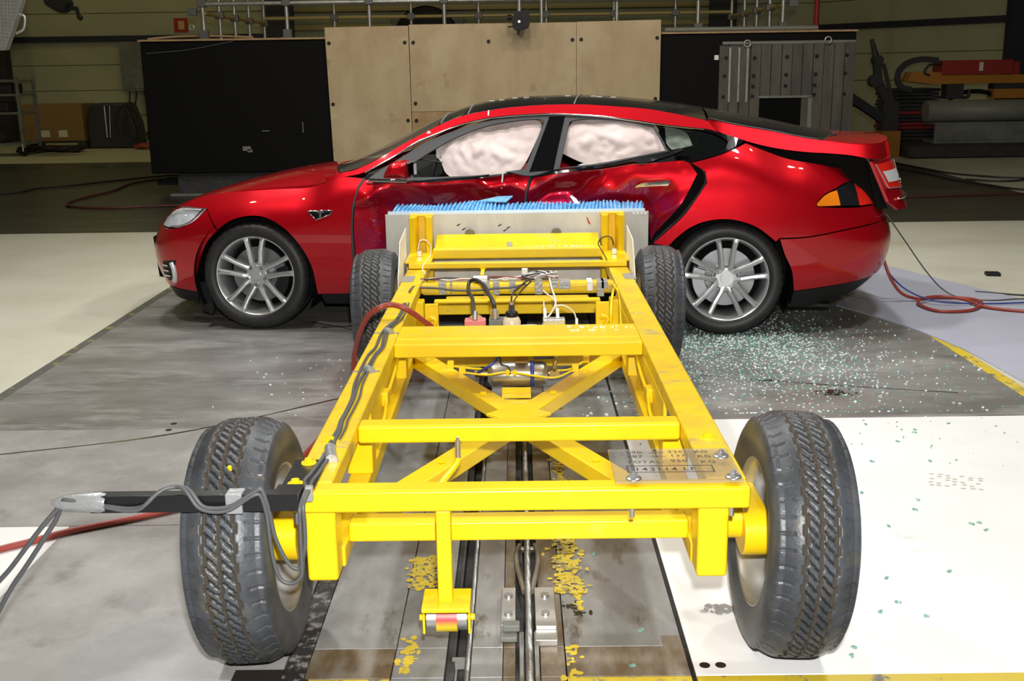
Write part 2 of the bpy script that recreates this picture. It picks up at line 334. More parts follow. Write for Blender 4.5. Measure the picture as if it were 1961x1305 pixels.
def sheet(name,m,par,poly,fmap,step=.03,flange=(0,.018,0),out=(0,-1,0),inset=.0025,smooth=True,corner=38,label=None,mirror=False,extra=None,recess=None):
    """a curved panel: a flat outline filled with a fine triangle net, then mapped onto the body surface"""
    pl=smooth_poly(poly,corner,step) if smooth else [tuple(p) for p in poly]
    if inset: pl=inset_poly(pl,inset)
    pa=np.array(pl); n=len(pl); pts=[Vector(p) for p in pl]
    x0,y0=pa.min(0); x1,y1=pa.max(0); row=0; y=y0+step*.5
    while y<y1:
        x=x0+step*(.25 if row%2 else .75)
        while x<x1:
            if inside(x,y,pl) and ((pa-(x,y))**2).sum(1).min()>(step*.55)**2: pts.append(Vector((x,y)))
            x+=step
        y+=step*.87; row+=1
    if extra: pts+=[Vector(e[:2]) for e in extra if inside(e[0],e[1],pl) and ((pa-(e[0],e[1]))**2).sum(1).min()>(step*.3)**2]
    r=delaunay_2d_cdt(pts,[],[list(range(n))],1,1e-6)
    V3=[Vector(fmap(p.x,p.y)) for p in r[0]]; F=[tuple(f) for f in r[2]]
    od=Vector(out); acc=0
    for f in F:
        nn=(V3[f[1]]-V3[f[0]]).cross(V3[f[2]]-V3[f[0]]); acc+=nn.dot(od)
    if acc<0: F=[f[::-1] for f in F]
    sm=[True]*len(F)
    if flange:
        ec={}
        for f in F:
            for i in range(len(f)):
                a,b=f[i],f[(i+1)%len(f)]
                k=(min(a,b),max(a,b)); ec[k]=None if k in ec else (a,b)
        fl=Vector(flange); mp={}
        for e in ec.values():
            if e is None: continue
            a,b=e
            for q in(a,b):
                if q not in mp:
                    mp[q]=(len(V3),len(V3)+1); V3+= [V3[q].copy(),V3[q]+fl]
            F.append((b,a,mp[a][0],mp[b][0]) if False else (mp[b][0],mp[a][0],mp[a][1],mp[b][1])); sm.append(False)
    if mirror:
        V3=[Vector((v.x,1.9-v.y,v.z)) for v in V3]; F=[f[::-1] for f in F]
    me=bpy.data.meshes.new(name); me.from_pydata(V3,[],F); me.polygons.foreach_set('use_smooth',sm); me.update()
    return put(name,me,m,par,label=label)
# outlines of the body panels, metres in the side view (length along the car, height)
CP={
 'front_fender':[(-0.756,0.731),(-0.567,0.786),(-0.427,0.827),(-0.33,0.852),(-0.23,0.869),(-0.052,0.885),(0.204,0.899),(0.331,0.904),(0.423,0.923),(0.522,0.957),(0.566,0.978),(0.731,0.969),(0.738,0.965),(0.708,0.91),(0.679,0.817),(0.664,0.699),(0.662,0.579),(0.665,0.457),(0.657,0.245),(0.403,0.238),(0.391,0.394),(0.355,0.493),(0.293,0.59),(0.212,0.674),(0.114,0.727),(0.025,0.741),(-0.063,0.73),(-0.142,0.701),(-0.224,0.645),(-0.217,0.648),(-0.308,0.774),(-0.566,0.775),(-0.752,0.738)],
 'headlight':[(-1.37,0.629),(-0.862,0.717),(-0.56,0.771),(-0.318,0.778),(-0.407,0.698),(-0.512,0.659),(-0.662,0.644)],
 'front_lip':[(-1.75,0.285),(-1.2,0.275),(-0.9,0.258),(-0.7,0.243),(-0.428,0.231),(-0.446,0.15),(-0.7,0.165),(-1,0.19),(-1.75,0.2)],
 'front_sill':[(0.403,0.236),(0.656,0.241),(0.643,0.158),(0.405,0.155)],
 'front_door':[(0.735,0.963),(0.708,0.907),(0.682,0.817),(0.668,0.699),(0.666,0.579),(0.669,0.457),(0.659,0.245),(1.725,0.371),(1.732,0.689),(1.737,0.803),(1.744,0.875),(1.764,0.947),(1.778,1.004),(1.603,0.989),(1.468,0.973),(1.215,0.95),(1.034,0.947),(0.831,0.941)],
 'rear_door':[(1.784,0.97),(1.767,0.935),(1.748,0.875),(1.741,0.803),(1.736,0.689),(1.727,0.371),(2.282,0.445),(2.487,0.579),(2.533,0.645),(2.675,0.815),(2.769,0.994),(2.723,1.058),(2.688,1.072),(2.579,1.065),(2.428,1.051),(2.396,1.053),(2.193,1.019),(1.937,0.994)],
 'quarter_panel':[(2.732,1.058),(2.815,1.005),(2.824,0.942),(2.758,0.838),(2.679,0.734),(2.511,0.579),(2.605,0.562),(2.645,0.604),(2.725,0.669),(2.816,0.71),(2.92,0.725),(3.012,0.717),(3.128,0.675),(3.223,0.604),(3.296,0.509),(3.342,0.412),(3.363,0.284),(3.791,0.327),(4.094,0.316),(4.073,0.377),(4.103,0.46),(4.053,0.588),(3.92,0.673),(3.955,0.788),(3.501,0.796),(3.49,0.812),(3.554,0.859),(3.663,0.89),(3.801,0.918),(4.069,0.917),(3.981,0.954),(3.789,0.995),(3.589,1.029),(3.336,1.063),(3.159,1.124),(3.055,1.167),(2.934,1.116),(2.843,1.087)],
 'tail_light':[(3.495,0.815),(3.554,0.857),(3.661,0.886),(3.798,0.915),(4.071,0.914),(3.956,0.793),(3.809,0.783),(3.501,0.798)],
 'rear_lower':[(3.363,0.279),(3.805,0.317),(4.65,0.305),(4.65,0.155),(3.858,0.208),(3.572,0.175),(3.332,0.171),(3.37,0.209)],
 'quarter_glass':[(2.53,1.276),(2.81,1.235),(2.918,1.197),(2.947,1.171),(2.935,1.138),(2.843,1.106),(2.65,1.078)],
 'quarter_trim':[(2.507,1.285),(2.659,1.278),(2.81,1.246),(2.919,1.219),(3.052,1.176),(2.934,1.116),(2.843,1.087),(2.734,1.061),(2.636,1.076),(2.65,1.071),(2.843,1.099),(2.941,1.132),(2.956,1.171),(2.924,1.202),(2.81,1.241),(2.659,1.267),(2.525,1.278)],
 'dlo':[(0.748,0.947),(0.803,0.995),(0.988,1.106),(1.131,1.187),(1.341,1.261),(1.51,1.304),(1.658,1.323),(1.817,1.334),(1.975,1.331),(2.185,1.319),(2.392,1.294),(2.51,1.276),(2.597,1.12),(2.396,1.082),(2.192,1.043),(1.935,1.018),(1.771,0.98),(1.603,1.004),(1.467,0.98),(1.214,0.963),(1.034,0.95)],
 'open_front':[(1.03,1.049),(1.137,1.118),(1.26,1.188),(1.406,1.247),(1.554,1.286),(1.712,1.305),(1.818,1.308),(1.84,1.294),(1.738,1.019),(1.603,1.001),(1.467,0.984),(1.213,0.973),(1.043,0.97)],
 'open_rear':[(1.998,1.293),(2.06,1.306),(2.185,1.307),(2.33,1.295),(2.505,1.262),(2.582,1.125),(2.396,1.09),(2.192,1.053),(1.946,1.023)],
 'b_pillar':[(1.87,1.329),(1.97,1.329),(1.91,1.012),(1.76,1.004)],
 'rail':[(0.466,0.935),(0.606,0.974),(0.736,1.004),(0.923,1.104),(1.077,1.194),(1.286,1.273),(1.445,1.312),(1.604,1.331),(1.816,1.342),(1.975,1.339),(2.185,1.327),(2.392,1.301),(2.597,1.271),(2.81,1.249),(2.888,1.23),(2.833,1.294),(2.798,1.305),(2.635,1.34),(2.459,1.37),(2.28,1.385),(2.078,1.398),(1.867,1.398),(1.655,1.387),(1.495,1.368),(1.335,1.338),(1.188,1.284),(0.97,1.174),(0.794,1.074),(0.667,1.019),(0.557,0.998),(0.466,0.969)],
 'belt_f':[(0.749,0.945),(1.034,0.95),(1.214,0.965),(1.467,0.982),(1.603,0.997),(1.78,1.016),(1.778,1.002),(1.604,0.983),(1.468,0.965),(1.215,0.943),(1.035,0.94),(0.753,0.936)],
 'belt_r':[(1.769,0.989),(1.936,1.012),(2.192,1.045),(2.396,1.084),(2.597,1.125),(2.578,1.106),(2.677,1.141),(2.692,1.128),(2.578,1.087),(2.428,1.051),(2.396,1.063),(2.193,1.026),(1.937,0.992),(1.772,0.97)],
 'handle':[(2.401,0.914),(2.441,0.941),(2.609,0.96),(2.615,0.945),(2.598,0.925)],
 'emblem':[(0.38,0.772),(0.543,0.778),(0.524,0.752),(0.434,0.719)],
 'fog':[(-0.743,0.426),(-0.645,0.437),(-0.567,0.442),(-0.631,0.305),(-0.719,0.29),(-0.79,0.33)],
 'hatch_side':[(2.831,1.294),(2.894,1.229),(3.058,1.172),(3.221,1.131),(3.395,1.106),(3.567,1.094),(3.682,1.082),(3.786,1.058),(3.921,1.078),(3.934,1.179),(3.788,1.202),(3.624,1.199),(3.614,1.179),(3.573,1.166),(3.503,1.17),(3.4,1.19),(3.226,1.226),(2.99,1.269),(2.829,1.308)],
 'front_bumper':[(-1.75,0.615),(-1.4,0.64),(-1.1,0.668),(-0.93,0.69),(-0.93,0.642),(-0.659,0.64),(-0.511,0.656),(-0.406,0.696),(-0.31,0.77),(-0.224,0.643),(-0.3,0.57),(-0.36,0.468),(-0.4,0.365),(-0.431,0.234),(-0.7,0.25),(-0.9,0.268),(-1.2,0.285),(-1.75,0.295)],
 'bag_f':[(1.165,1.145),(1.236,1.184),(1.409,1.241),(1.558,1.285),(1.748,1.302),(1.806,1.293),(1.816,1.25),(1.726,1.053),(1.66,0.999),(1.531,0.979),(1.273,0.969),(1.231,1.001),(1.2,1.061),(1.169,1.088)],
 'bag_r':[(1.957,1.104),(1.997,1.259),(2.025,1.299),(2.134,1.304),(2.33,1.289),(2.501,1.252),(2.585,1.116),(2.395,1.079),(2.208,1.039),(2.082,1.057),(1.957,1.109)],
 'bag_q':[(2.577,1.259),(2.659,1.243),(2.711,1.217),(2.743,1.151),(2.702,1.141),(2.621,1.126),(2.589,1.162)],
 'mirror':[(0.901,0.988),(0.915,1.029),(0.951,1.078),(1.002,1.092),(1.045,1.092),(1.061,1.077),(1.062,0.988),(1.05,0.983)],
 'DENT':[(0.735,1.018,0),(0.694,0.935,0),(0.662,0.798,0),(0.651,0.573,0),(0.661,0.378,0),(0.771,0.85,-0.015),(0.827,0.903,0.01),(0.801,0.798,0.05),(0.892,0.924,0.02),(1.042,0.929,0.02),(1.213,0.933,0.03),(1.466,0.954,0.04),(1.603,0.974,0.05),(1.77,0.994,0.05),(0.966,0.882,0.07),(1.199,0.85,0.1),(1.36,0.892,0.09),(1.424,0.917,0.06),(1.508,0.917,0.015),(1.634,0.932,0.04),(1.727,0.891,0.06),(0.93,0.798,0.12),(1.197,0.787,0.16),(1.464,0.829,0.12),(1.601,0.839,0.1),(1.716,0.808,0.1),(0.813,0.574,0.08),(0.921,0.574,0.18),(1.245,0.575,0.2),(1.565,0.576,0.2),(1.724,0.577,0.18),(0.914,0.38,0.15),(1.562,0.384,0.18),(0.655,0.247,0),(1.558,0.2,0.1),(1.78,0.963,0.05),(1.769,0.891,0.06),(1.747,0.797,0.1),(1.831,0.901,0.07),(1.873,0.875,0.14),(1.987,0.885,0.14),(2.09,0.916,0.12),(2.183,0.987,0.08),(2.223,1.004,0.03),(2.198,0.931,0.015),(2.132,0.849,0.06),(2.173,0.839,0.04),(2.296,0.89,0.02),(2.397,0.992,0),(1.935,0.808,0.12),(2.039,0.797,0.13),(2.194,0.787,0.07),(2.399,0.849,0.05),(2.6,0.971,0),(2.657,0.889,-0.01),(2.664,0.828,-0.03),(2.543,0.741,0),(2.461,0.797,0.07),(2.551,0.848,0.03),(2.495,0.58,0.06),(2.195,0.579,0.15),(1.881,0.577,0.2),(2.585,0.684,0.03),(1.936,0.988,0.03),(2.396,1.052,0.01),(1.879,0.203,0.1),(2.511,0.209,0.05),(2.75,1.01,-0.01),(2.762,0.93,-0.015),(2.695,0.787,-0.02),(2.608,0.58,0.03)],
}
# ---------------------------------------------------------------- car body surface
def lerp(x,xs,ys): return float(np.interp(x,xs,ys))
# plan curve of the body side: s -> (u, v)
PS=[-1.75,-1.5,-1.3,-1.1,-.9,-.75,-.6,-.4,-.2,0,.2,1.0,2.0,2.6,3.0,3.2,3.4,3.6,3.8,4.0,4.25,4.65]
PU=[-.885,-.875,-.85,-.81,-.745,-.672,-.572,-.395,-.2,0,.2,1.0,2.0,2.6,3.0,3.2,3.4,3.595,3.785,3.92,4.00,4.03]
PV=[.95,.70,.54,.39,.265,.18,.115,.06,.022,.0,.0,.0,.0,-.01,-.012,-.004,.018,.055,.12,.24,.45,.95]
def _pchip(xs,ys):
    x=np.array(xs,float);y=np.array(ys,float);h=np.diff(x);d=np.diff(y)/h
    m=np.zeros(len(x));m[0]=d[0];m[-1]=d[-1]
    for i in range(1,len(x)-1):
        if d[i-1]*d[i]>0:
            w1=2*h[i]+h[i-1];w2=h[i]+2*h[i-1]
            m[i]=(w1+w2)/(w1/d[i-1]+w2/d[i])
    def f(t):
        t=np.clip(t,x[0],x[-1]);i=np.clip(np.searchsorted(x,t,side='right')-1,0,len(h)-1)
        s=(t-x[i])/h[i]
        return (2*s**3-3*s**2+1)*y[i]+(s**3-2*s**2+s)*h[i]*m[i]+(-2*s**3+3*s**2)*y[i+1]+(s**3-s**2)*h[i]*m[i+1]
    return f
fPU=_pchip(PS,PU);fPV=_pchip(PS,PV)
fNs=_pchip([.1,.2,.3,.45,.6,.7,.8],[.12,.08,.03,0,.015,.05,.12])
fTs=_pchip([.1,.2,.3,.4,.55,.65,.8,.95,1.1],[-.3,-.2,-.1,-.03,0,-.02,-.09,-.15,-.2])
# top of the painted body side (belt line / hood edge / quarter shoulder)
fTop=_pchip([-1.75,-1.4,-1.1,-.9,-.75,-.6,-.35,-.2,0,.2,.4,.55,.75,1.2,1.6,2.0,2.4,2.7,2.95,3.1,3.3,3.5,3.7,3.85,4.1,4.65],
            [.625,.645,.672,.70,.735,.785,.842,.870,.893,.908,.922,.965,.968,.975,1.0,1.025,1.07,1.09,1.16,1.15,1.075,1.04,.99,.95,.94,.94])
fAmp=_pchip([-1.75,-.8,.3,.6,1.0,2.6,3.0,3.2,4.65],[.10,.15,.15,.07,.045,.045,.09,.14,.12])
fWid=_pchip([-1.75,.3,.7,2.6,3.2,4.65],[.2,.24,.14,.14,.24,.2])
def V(s,z):
    p=float(fPV(s)); t=float(fTop(s))-z
    f=.012*((z-.62)/.3)**2 if z<.9 else .012*(.28/.3)**2
    if z<.42: f+=.05*((.42-z)/.25)**2
    a=float(fAmp(s));w=float(fWid(s))
    if t<w:
        f+=a*((1-max(t,0)/w)**2.3)
    if t<0: f+=(-t)*.62
    return p+f
def U(s,z):
    u=float(fPU(s))
    nf=min(max((-s-.45)/.6,0),1); tf=min(max((s-3.4)/.5,0),1)
    return u+nf*float(fNs(z))+tf*float(fTs(z))
def Sinv(u,z):
    lo,hi=-1.75,4.65
    for _ in range(40):
        m=(lo+hi)/2
        if U(m,z)<u: lo=m
        else: hi=m
    return (lo+hi)/2

fHl=_pchip([2.83,2.89,3.05,3.22,3.41,3.6,3.7,3.81,3.9],[1.294,1.225,1.165,1.122,1.098,1.082,1.07,1.045,1.02])
def Vh(u,z):
    return .17+max(0,z-float(fHl(u)))*.8+max(0,(u-3.76)/.25)**2*.45
def itp(x,xs,ys): return float(np.interp(x,xs,ys))
# holes in a sheet are cut by dropping the triangles inside them
def ring(name,m,par,outer,holes,fmap,step=.03,**k):
    hs=[smooth_poly(h,38,.02) for h in holes]; o=smooth_poly(outer,38,.02)
    pts=[Vector(p) for p in o]; ed=[]
    for h in hs:
        b=len(pts); pts+=[Vector(p) for p in h]; ed+=[(b+i,b+(i+1)%len(h)) for i in range(len(h))]
    r=delaunay_2d_cdt(pts,ed,[list(range(len(o)))],1,1e-6)
    F=[]
    for f in r[2]:
        c=sum((r[0][i] for i in f),Vector((0,0)))/len(f)
        if not any(inside(c.x,c.y,h) for h in hs): F.append(tuple(f))
    V3=[Vector(fmap(p.x,p.y)) for p in r[0]]
    if k.get('mirror'): V3=[Vector((v.x,1.9-v.y,v.z)) for v in V3]
    me=bpy.data.meshes.new(name); me.from_pydata(V3,[],F); me.update()
    o=put(name,me,m,par); s=o.modifiers.new('thick','SOLIDIFY'); s.thickness=.012; s.offset=0; return o
car=thing('car','red saloon car with crushed near doors and inflated airbags behind yellow trolley','car',(-1.6866,6.9073,0),-.1098)
del car['_o']
fs=lambda s,z:(U(s,z),V(s,z),z)
def fso(dv): return lambda s,z:(U(s,z),V(s,z)+dv,z)
# crush depth of the two near doors: facets between measured points
_dp=CP['DENT']; _dr=delaunay_2d_cdt([Vector((a,b)) for a,b,_ in _dp],[],[],0,1e-6)
_dv=[Vector((q.x,q.y)) for q in _dr[0]]; _dd=[_dp[o[0]][2] for o in _dr[3]]; _dt=[tuple(t) for t in _dr[2]]
def dent(u,z):
    for t in _dt:
        a,b,c=(_dv[i] for i in t); den=(b.y-c.y)*(a.x-c.x)+(c.x-b.x)*(a.y-c.y)
        if abs(den)<1e-9: continue
        l1=((b.y-c.y)*(u-c.x)+(c.x-b.x)*(z-c.y))/den; l2=((c.y-a.y)*(u-c.x)+(a.x-c.x)*(z-c.y))/den; l3=1-l1-l2
        if l1>=-1e-4 and l2>=-1e-4 and l3>=-1e-4:
            return l1*_dd[t[0]]+l2*_dd[t[1]]+l3*_dd[t[2]]
    return min((((a-u)**2+(b-z)**2),d) for a,b,d in _dp)[1]
def dentS(u,z):
    e=.016; return (dent(u,z)*2+dent(u+e,z)+dent(u-e,z)+dent(u,z+e)+dent(u,z-e))/6
def fdoor(s,z): return (s,V(s,z)+dentS(s,z)+.003*math.sin(s*31+z*17)*min(1,max(0,dentS(s,z))*12),z)
dx=[(a,b) for a,b,_ in _dp]
CPS=CP
for mir in (False,True):
    sheet('front_fender','red',car,CP['front_fender'],fs,mirror=mir)
    sheet('front_bumper','red',car,CP['front_bumper'],fs,step=.035,mirror=mir)
    sheet('headlight','lampsilver',car,CP['headlight'],fso(.035),step=.03,mirror=mir,flange=None,inset=0)
    sheet('headlight_lens','lamp_glass',car,CP['headlight'],fso(.004),step=.03,mirror=mir,flange=None)
    sheet('front_lip','black',car,CP['front_lip'],fso(.012),mirror=mir)
    sheet('front_sill','black',car,[(.40,.245),(2.62,.245),(2.62,.155),(.42,.155)],fso(.06),mirror=mir)
    q=CP['quarter_panel']; i0=16
    seam=[(3.30,.607),(3.45,.62),(3.78,.668),(4.2,.695),(4.65,.70)]
    upper=q[:13]+[(3.24,.59),(3.262,.61)]+seam[1:4]+[(4.2,.785),(3.809,.781),(3.497,.795),(3.486,.812),(3.554,.861),(3.664,.893),(3.80,.921),(4.2,.932),(4.2,.945)]+q[30:]
    lower=[(3.262,.606),(3.296,.509),(3.342,.412),(3.363,.284),(3.8,.325),(4.05,.345),(4.65,.37),(4.65,.697),(4.2,.692),(3.78,.665),(3.45,.617)]
    sheet('quarter_panel','red',car,upper,fs,mirror=mir); sheet('rear_bumper','red',car,lower,fs,mirror=mir)
    sheet('rear_valance','black',car,[(3.363,.279),(3.8,.322),(4.05,.342),(4.65,.368),(4.65,.27),(4.1,.235),(3.84,.205),(3.57,.172),(3.35,.172)],fso(.02),mirror=mir)
    tl=sheet('tail_light','smoke',car,[(3.672,.872),(3.664,.890),(3.798,.917),(3.9,.924),(3.84,.79),(3.676,.797)],fs,flange=None,mirror=mir,inset=0)
    sheet('amber_lens','amber',tl,[(3.492,.812),(3.554,.855),(3.62,.876),(3.672,.884),(3.672,.798),(3.499,.798)],fs,mirror=mir,inset=0)
    sheet('red_lens','tailred',tl,[(3.9,.924),(4.2,.930),(4.2,.789),(3.84,.789)],fs,mirror=mir,inset=0)
    sheet('roof_rail','red',car,CP['rail'],fs,step=.03,mirror=mir)
    dl=CP['dlo']
    ring('window_frame','seal',car,dl,[CP['open_front'],CP['open_rear']],fso(.014),mirror=mir)
    sheet('b_pillar','pillar',car,CP['b_pillar'],fso(.004),mirror=mir)
    ring('quarter_window_frame','pillar',car,CP['quarter_trim'][:8],[CP['quarter_glass']],fso(.008),mirror=mir)
    sheet('quarter_window','tint',car,CP['quarter_glass'],fso(.014),flange=None,inset=-.004,mirror=mir)
    # thin bright strip over the windows
    mb=MB(); pts=[Vector((U(s,z),V(s,z)-.003,z-.002)) for s,z in CP['rail'][2:14]]
    if mir: pts=[Vector((p.x,1.9-p.y,p.z)) for p in pts]
    mb.tube(cr(pts,4),.006,6); O('window_chrome',mb,'chrome',car,(0,0,0))
    sheet('fender_badge','gloss',car,CP['emblem'],fso(-.004),step=.02,flange=(0,.006,0),mirror=mir)
    # round wheel housings
    for wu in (0,2.96):
        mb=MB(); n=30; R=.40; a0=math.radians(-28)
        arc=[(wu+R*math.cos(a0+(PI-2*a0)*i/n),.351+R*math.sin(a0+(PI-2*a0)*i/n)) for i in range(n+1)]
        rows=[[((u),(v if not mir else 1.9-v),z) for u,z in arc] for v in (.03,.2,.38)]
        mb.add([p for r in rows for p in r],[(i*(n+1)+j,i*(n+1)+j+1,(i+1)*(n+1)+j+1,(i+1)*(n+1)+j) for i in range(2) for j in range(n)],True)
        vv=.38 if not mir else 1.52
        mb.add([(u,vv,z) for u,z in arc],[tuple(range(n+1))])
        O('wheel_housing',mb,'liner',car,(0,0,0),recalc=False)
# near side: crushed doors
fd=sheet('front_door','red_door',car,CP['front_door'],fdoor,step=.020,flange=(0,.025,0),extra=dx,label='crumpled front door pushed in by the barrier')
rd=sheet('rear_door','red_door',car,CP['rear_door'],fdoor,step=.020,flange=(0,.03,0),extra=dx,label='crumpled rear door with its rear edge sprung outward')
# far side doors, undamaged
sheet('front_door','red',car,CP['front_door'],fs,mirror=True); sheet('rear_door','red',car,CP['rear_door'],fs,mirror=True)
sheet('door_jamb','boot',car,[(2.40,.56),(2.70,1.075),(2.87,1.03),(2.87,.9),(2.62,.55)],fso(.055),step=.05)
def trim_line(name,pts,r,m,dv=0,par=car,n=6):
    P=[Vector((U(s,z),V(s,z)+dv,z)) for s,z in pts]; mb=MB(); mb.tube(cr(P,5),r,n); return O(name,mb,m,par,(0,0,0))
trim_line('door_seal',[(.735,.965),(.705,.91),(.674,.817),(.659,.699),(.657,.579),(.66,.457),(.657,.25)],.010,'seal',.006)
trim_line('door_seal',[(1.772,.985),(1.758,.94),(1.742,.876),(1.733,.81)],.007,'seal',.05)
trim_line('door_seal',[(2.73,1.062),(2.80,1.015),(2.82,.95),(2.765,.85),(2.68,.74),(2.52,.59)],.011,'black',.03)
# belt trims under the windows (bent)
def fbelt(dv): return lambda s,z:(U(s,z),V(s,z)+dv+max(0,dent(s,z-.03))*.6,z)
sheet('belt_trim','gloss',car,CP['belt_f'],fbelt(-.006),step=.03,flange=(0,.02,0))
sheet('belt_trim','gloss',car,CP['belt_r'],fbelt(-.006),step=.03,flange=(0,.02,0))
hl=[(2.398,.914),(2.44,.944),(2.609,.961),(2.612,.946),(2.598,.926)]
h=sheet('door_handle','chrome',car,hl,fso(-.012),step=.02,flange=(0,.02,0),label='bright door handle')
# fender badge marking and frame
mb=MB(); E=[Vector((U(s,z),V(s,z)-.006,z)) for s,z in CP['emblem']]; mb.tube(E+[E[0],E[1]],.004,6); O('badge_frame',mb,'chrome',car,(0,0,0))
mb=MB(); v0=V(.46,.75)-.009; mb.box(.440,.486,v0,v0+.006,.764,.771); mb.box(.457,.467,v0,v0+.006,.728,.768); O('badge_letter',mb,'chrome',car,(0,0,0))
# lamp details in the headlight
mb=MB()
for (s,z,r) in ((-.60,.705,.032),(-.50,.715,.030)):
    p=Vector((U(s,z),V(s,z),z)); mb.cyl(p+Vector((-.004,.012,0)),p+Vector((.02,.05,0)),r,18)
O('headlight_projector',mb,'lamp_glass',car,(0,0,0))
trim_line('headlight_strip',[(-.70,.722),(-.574,.757),(-.36,.767)],.005,'white',.01)
trim_line('headlight_strip',[(-.345,.772),(-.42,.700),(-.517,.665),(-.63,.653)],.005,'chrome',.01)
fg=sheet('fog_recess','black',car,CP['fog'],fso(-.004),step=.03,flange=(0,.01,0))
mb=MB()
for z in (.33,.365,.40):
    p=Vector((U(-.74,z),V(-.74,z)-.012,z)); q=Vector((U(-.66,z),V(-.66,z)-.012,z)); mb.beam(p,q,.012,.010)
O('fog_slat',mb,'chrome',fg,(0,0,0))
trim_line('fog_lamp',[(-.615,.425),(-.60,.38),(-.605,.33),(-.63,.295)],.018,'lampsilver',-.002)
# ---- hood
_es=np.linspace(-1.75,.56,100); EH=[(U(s,float(fTop(s))),V(s,float(fTop(s))),float(fTop(s))) for s in _es]
eu=np.array([e[0] for e in EH]); ev=np.array([e[1] for e in EH]); ez=np.array([e[2] for e in EH])
HC=_pchip([-.88,-.80,-.70,-.58,-.40,-.103,.107,.287,.40,.56],[.63,.685,.742,.80,.860,.932,.970,.992,1.0,1.002])
def fhood(u,v):
    ve=min(float(np.interp(u,eu,ev)),.93); ze=float(np.interp(u,eu,ez)); q=min(abs(.95-v)/(.95-ve),1); zc=float(HC(u)); return (u,v,zc-(zc-ze)*q**2.8)
poly=[(u,v) for u,v in zip(eu[3::3],ev[3::3])]+[(.52,.30),(.42,.6),(.38,.95),(.42,1.3),(.52,1.6)]+[(u,1.9-v) for u,v in zip(eu[3::3][::-1],ev[3::3][::-1])]
sheet('hood','red',car,poly,fhood,step=.045,flange=(0,0,-.02),out=(0,0,1),inset=.003)
# ---- windscreen and black glass roof
RT=[(U(s,z),V(s,z),z) for s,z in CP['rail'][15:31][::-1]]; RT[-1]=(RT[-1][0]+.02,RT[-1][1],RT[-1][2])
ru=np.array([e[0] for e in RT]); rv=np.array([e[1] for e in RT]); rz_=np.array([e[2] for e in RT])
frv=_pchip(ru,rv); frz=_pchip(ru,rz_)
RC=_pchip([.33,.45,.55,.869,1.111,1.289,1.465,1.698,1.929,2.158,2.386,2.65,2.85],[.985,1.012,1.047,1.202,1.317,1.379,1.414,1.433,1.437,1.431,1.410,1.378,1.345])
def froof(u,v):
    ve=float(frv(u)); q=min(abs(.95-v)/(.95-ve),1); zc=float(RC(u)); return (u,v,zc-(zc-float(frz(u)))*q**2.3)
def strip_uv(a,b,bow=0):
    us=np.linspace(a,b,10); vs_=np.linspace(float(frv(a)),1.9-float(frv(a)),12); ve=np.linspace(float(frv(b)),1.9-float(frv(b)),12)
    bw=lambda v:bow*(1-((v-.95)/.7)**2)
    return [(u,float(frv(u))) for u in us]+[(b-bw(v),v) for v in ve[1:-1]]+[(u,1.9-float(frv(u))) for u in us[::-1]]+[(a-bw(v),v) for v in vs_[::-1][1:-1]]
ws=[(u,float(frv(u))) for u in np.linspace(.57,1.17,10)]+[(u,1.9-float(frv(u))) for u in np.linspace(.57,1.17,10)[::-1]]+[(.47,1.5),(.40,1.2),(.38,.95),(.40,.7),(.47,.4)]
wsn=sheet('windscreen','windscreen',car,ws,froof,step=.05,flange=None,out=(0,0,1),inset=.004)
sheet('windscreen_header','gloss',car,strip_uv(1.172,1.335,.0),froof,step=.05,flange=(0,0,-.012),out=(0,0,1))
sheet('roof_panel','gloss',car,strip_uv(1.338,2.02,.0),froof,step=.05,flange=(0,0,-.012),out=(0,0,1))
sheet('roof_panel','gloss',car,strip_uv(2.024,2.825,.0),froof,step=.05,flange=(0,0,-.012),out=(0,0,1))
def on_roof(pts,name,r,m,lift=.003):
    mb=MB(); mb.tube([Vector(froof(u,v))+Vector((0,-.002,lift)) for u,v in pts],r,5); return O(name,mb,m,car,(0,0,0))
for u0,u1 in ((1.19,1.17),(1.36,1.33)): on_roof([(u0+(u1-u0)*t,float(frv(u0))+.02+t*.5) for t in np.linspace(0,1,14)],'roof_tape_line',.004,'tape')
on_roof([(2.022,float(frv(2.0))+.01+t*.9) for t in np.linspace(0,1,14)],'roof_tape_line',.004,'tape')
mb=MB()
for u,v in ((1.45,.75),(1.52,.72),(1.60,.78),(1.68,.74),(2.12,.8),(2.16,.76),(2.25,.8),(1.95,.8)):
    p=froof(u,v); mb.box(u-.018,u+.018,v-.012,v+.012,p[2]+.001,p[2]+.003)
o=O('roof_marker',mb,'white',car,(0,0,0)); o['kind']='stuff'
mb=MB(); s=1.49; z=1.335; mb.beam((U(s,z),V(s,z)-.002,z),(U(s,z+.03),V(s,z+.03)-.002,z+.03),.008,.004,up=(0,1,0)); O('white_tape_mark',mb,'white',car,(0,0,0))
mb=MB(); s=1.12; z=1.235; p=Vector((U(s,z),V(s,z)-.003,z)); mb.cyl(p,p+Vector((0,.006,0)),.012,16); O('target_dot',mb,'white',car,(0,0,0))
for uu in (1.60,):
    mb=MB(); mb.beam((uu,V(uu,.995)-.012+dent(uu,.96)*.6,1.0),(uu-.01,V(uu,.90)+dent(uu,.90)-.004,.905),.008,.003,up=(0,1,0)); O('white_tape_mark',mb,'white',car,(0,0,0))
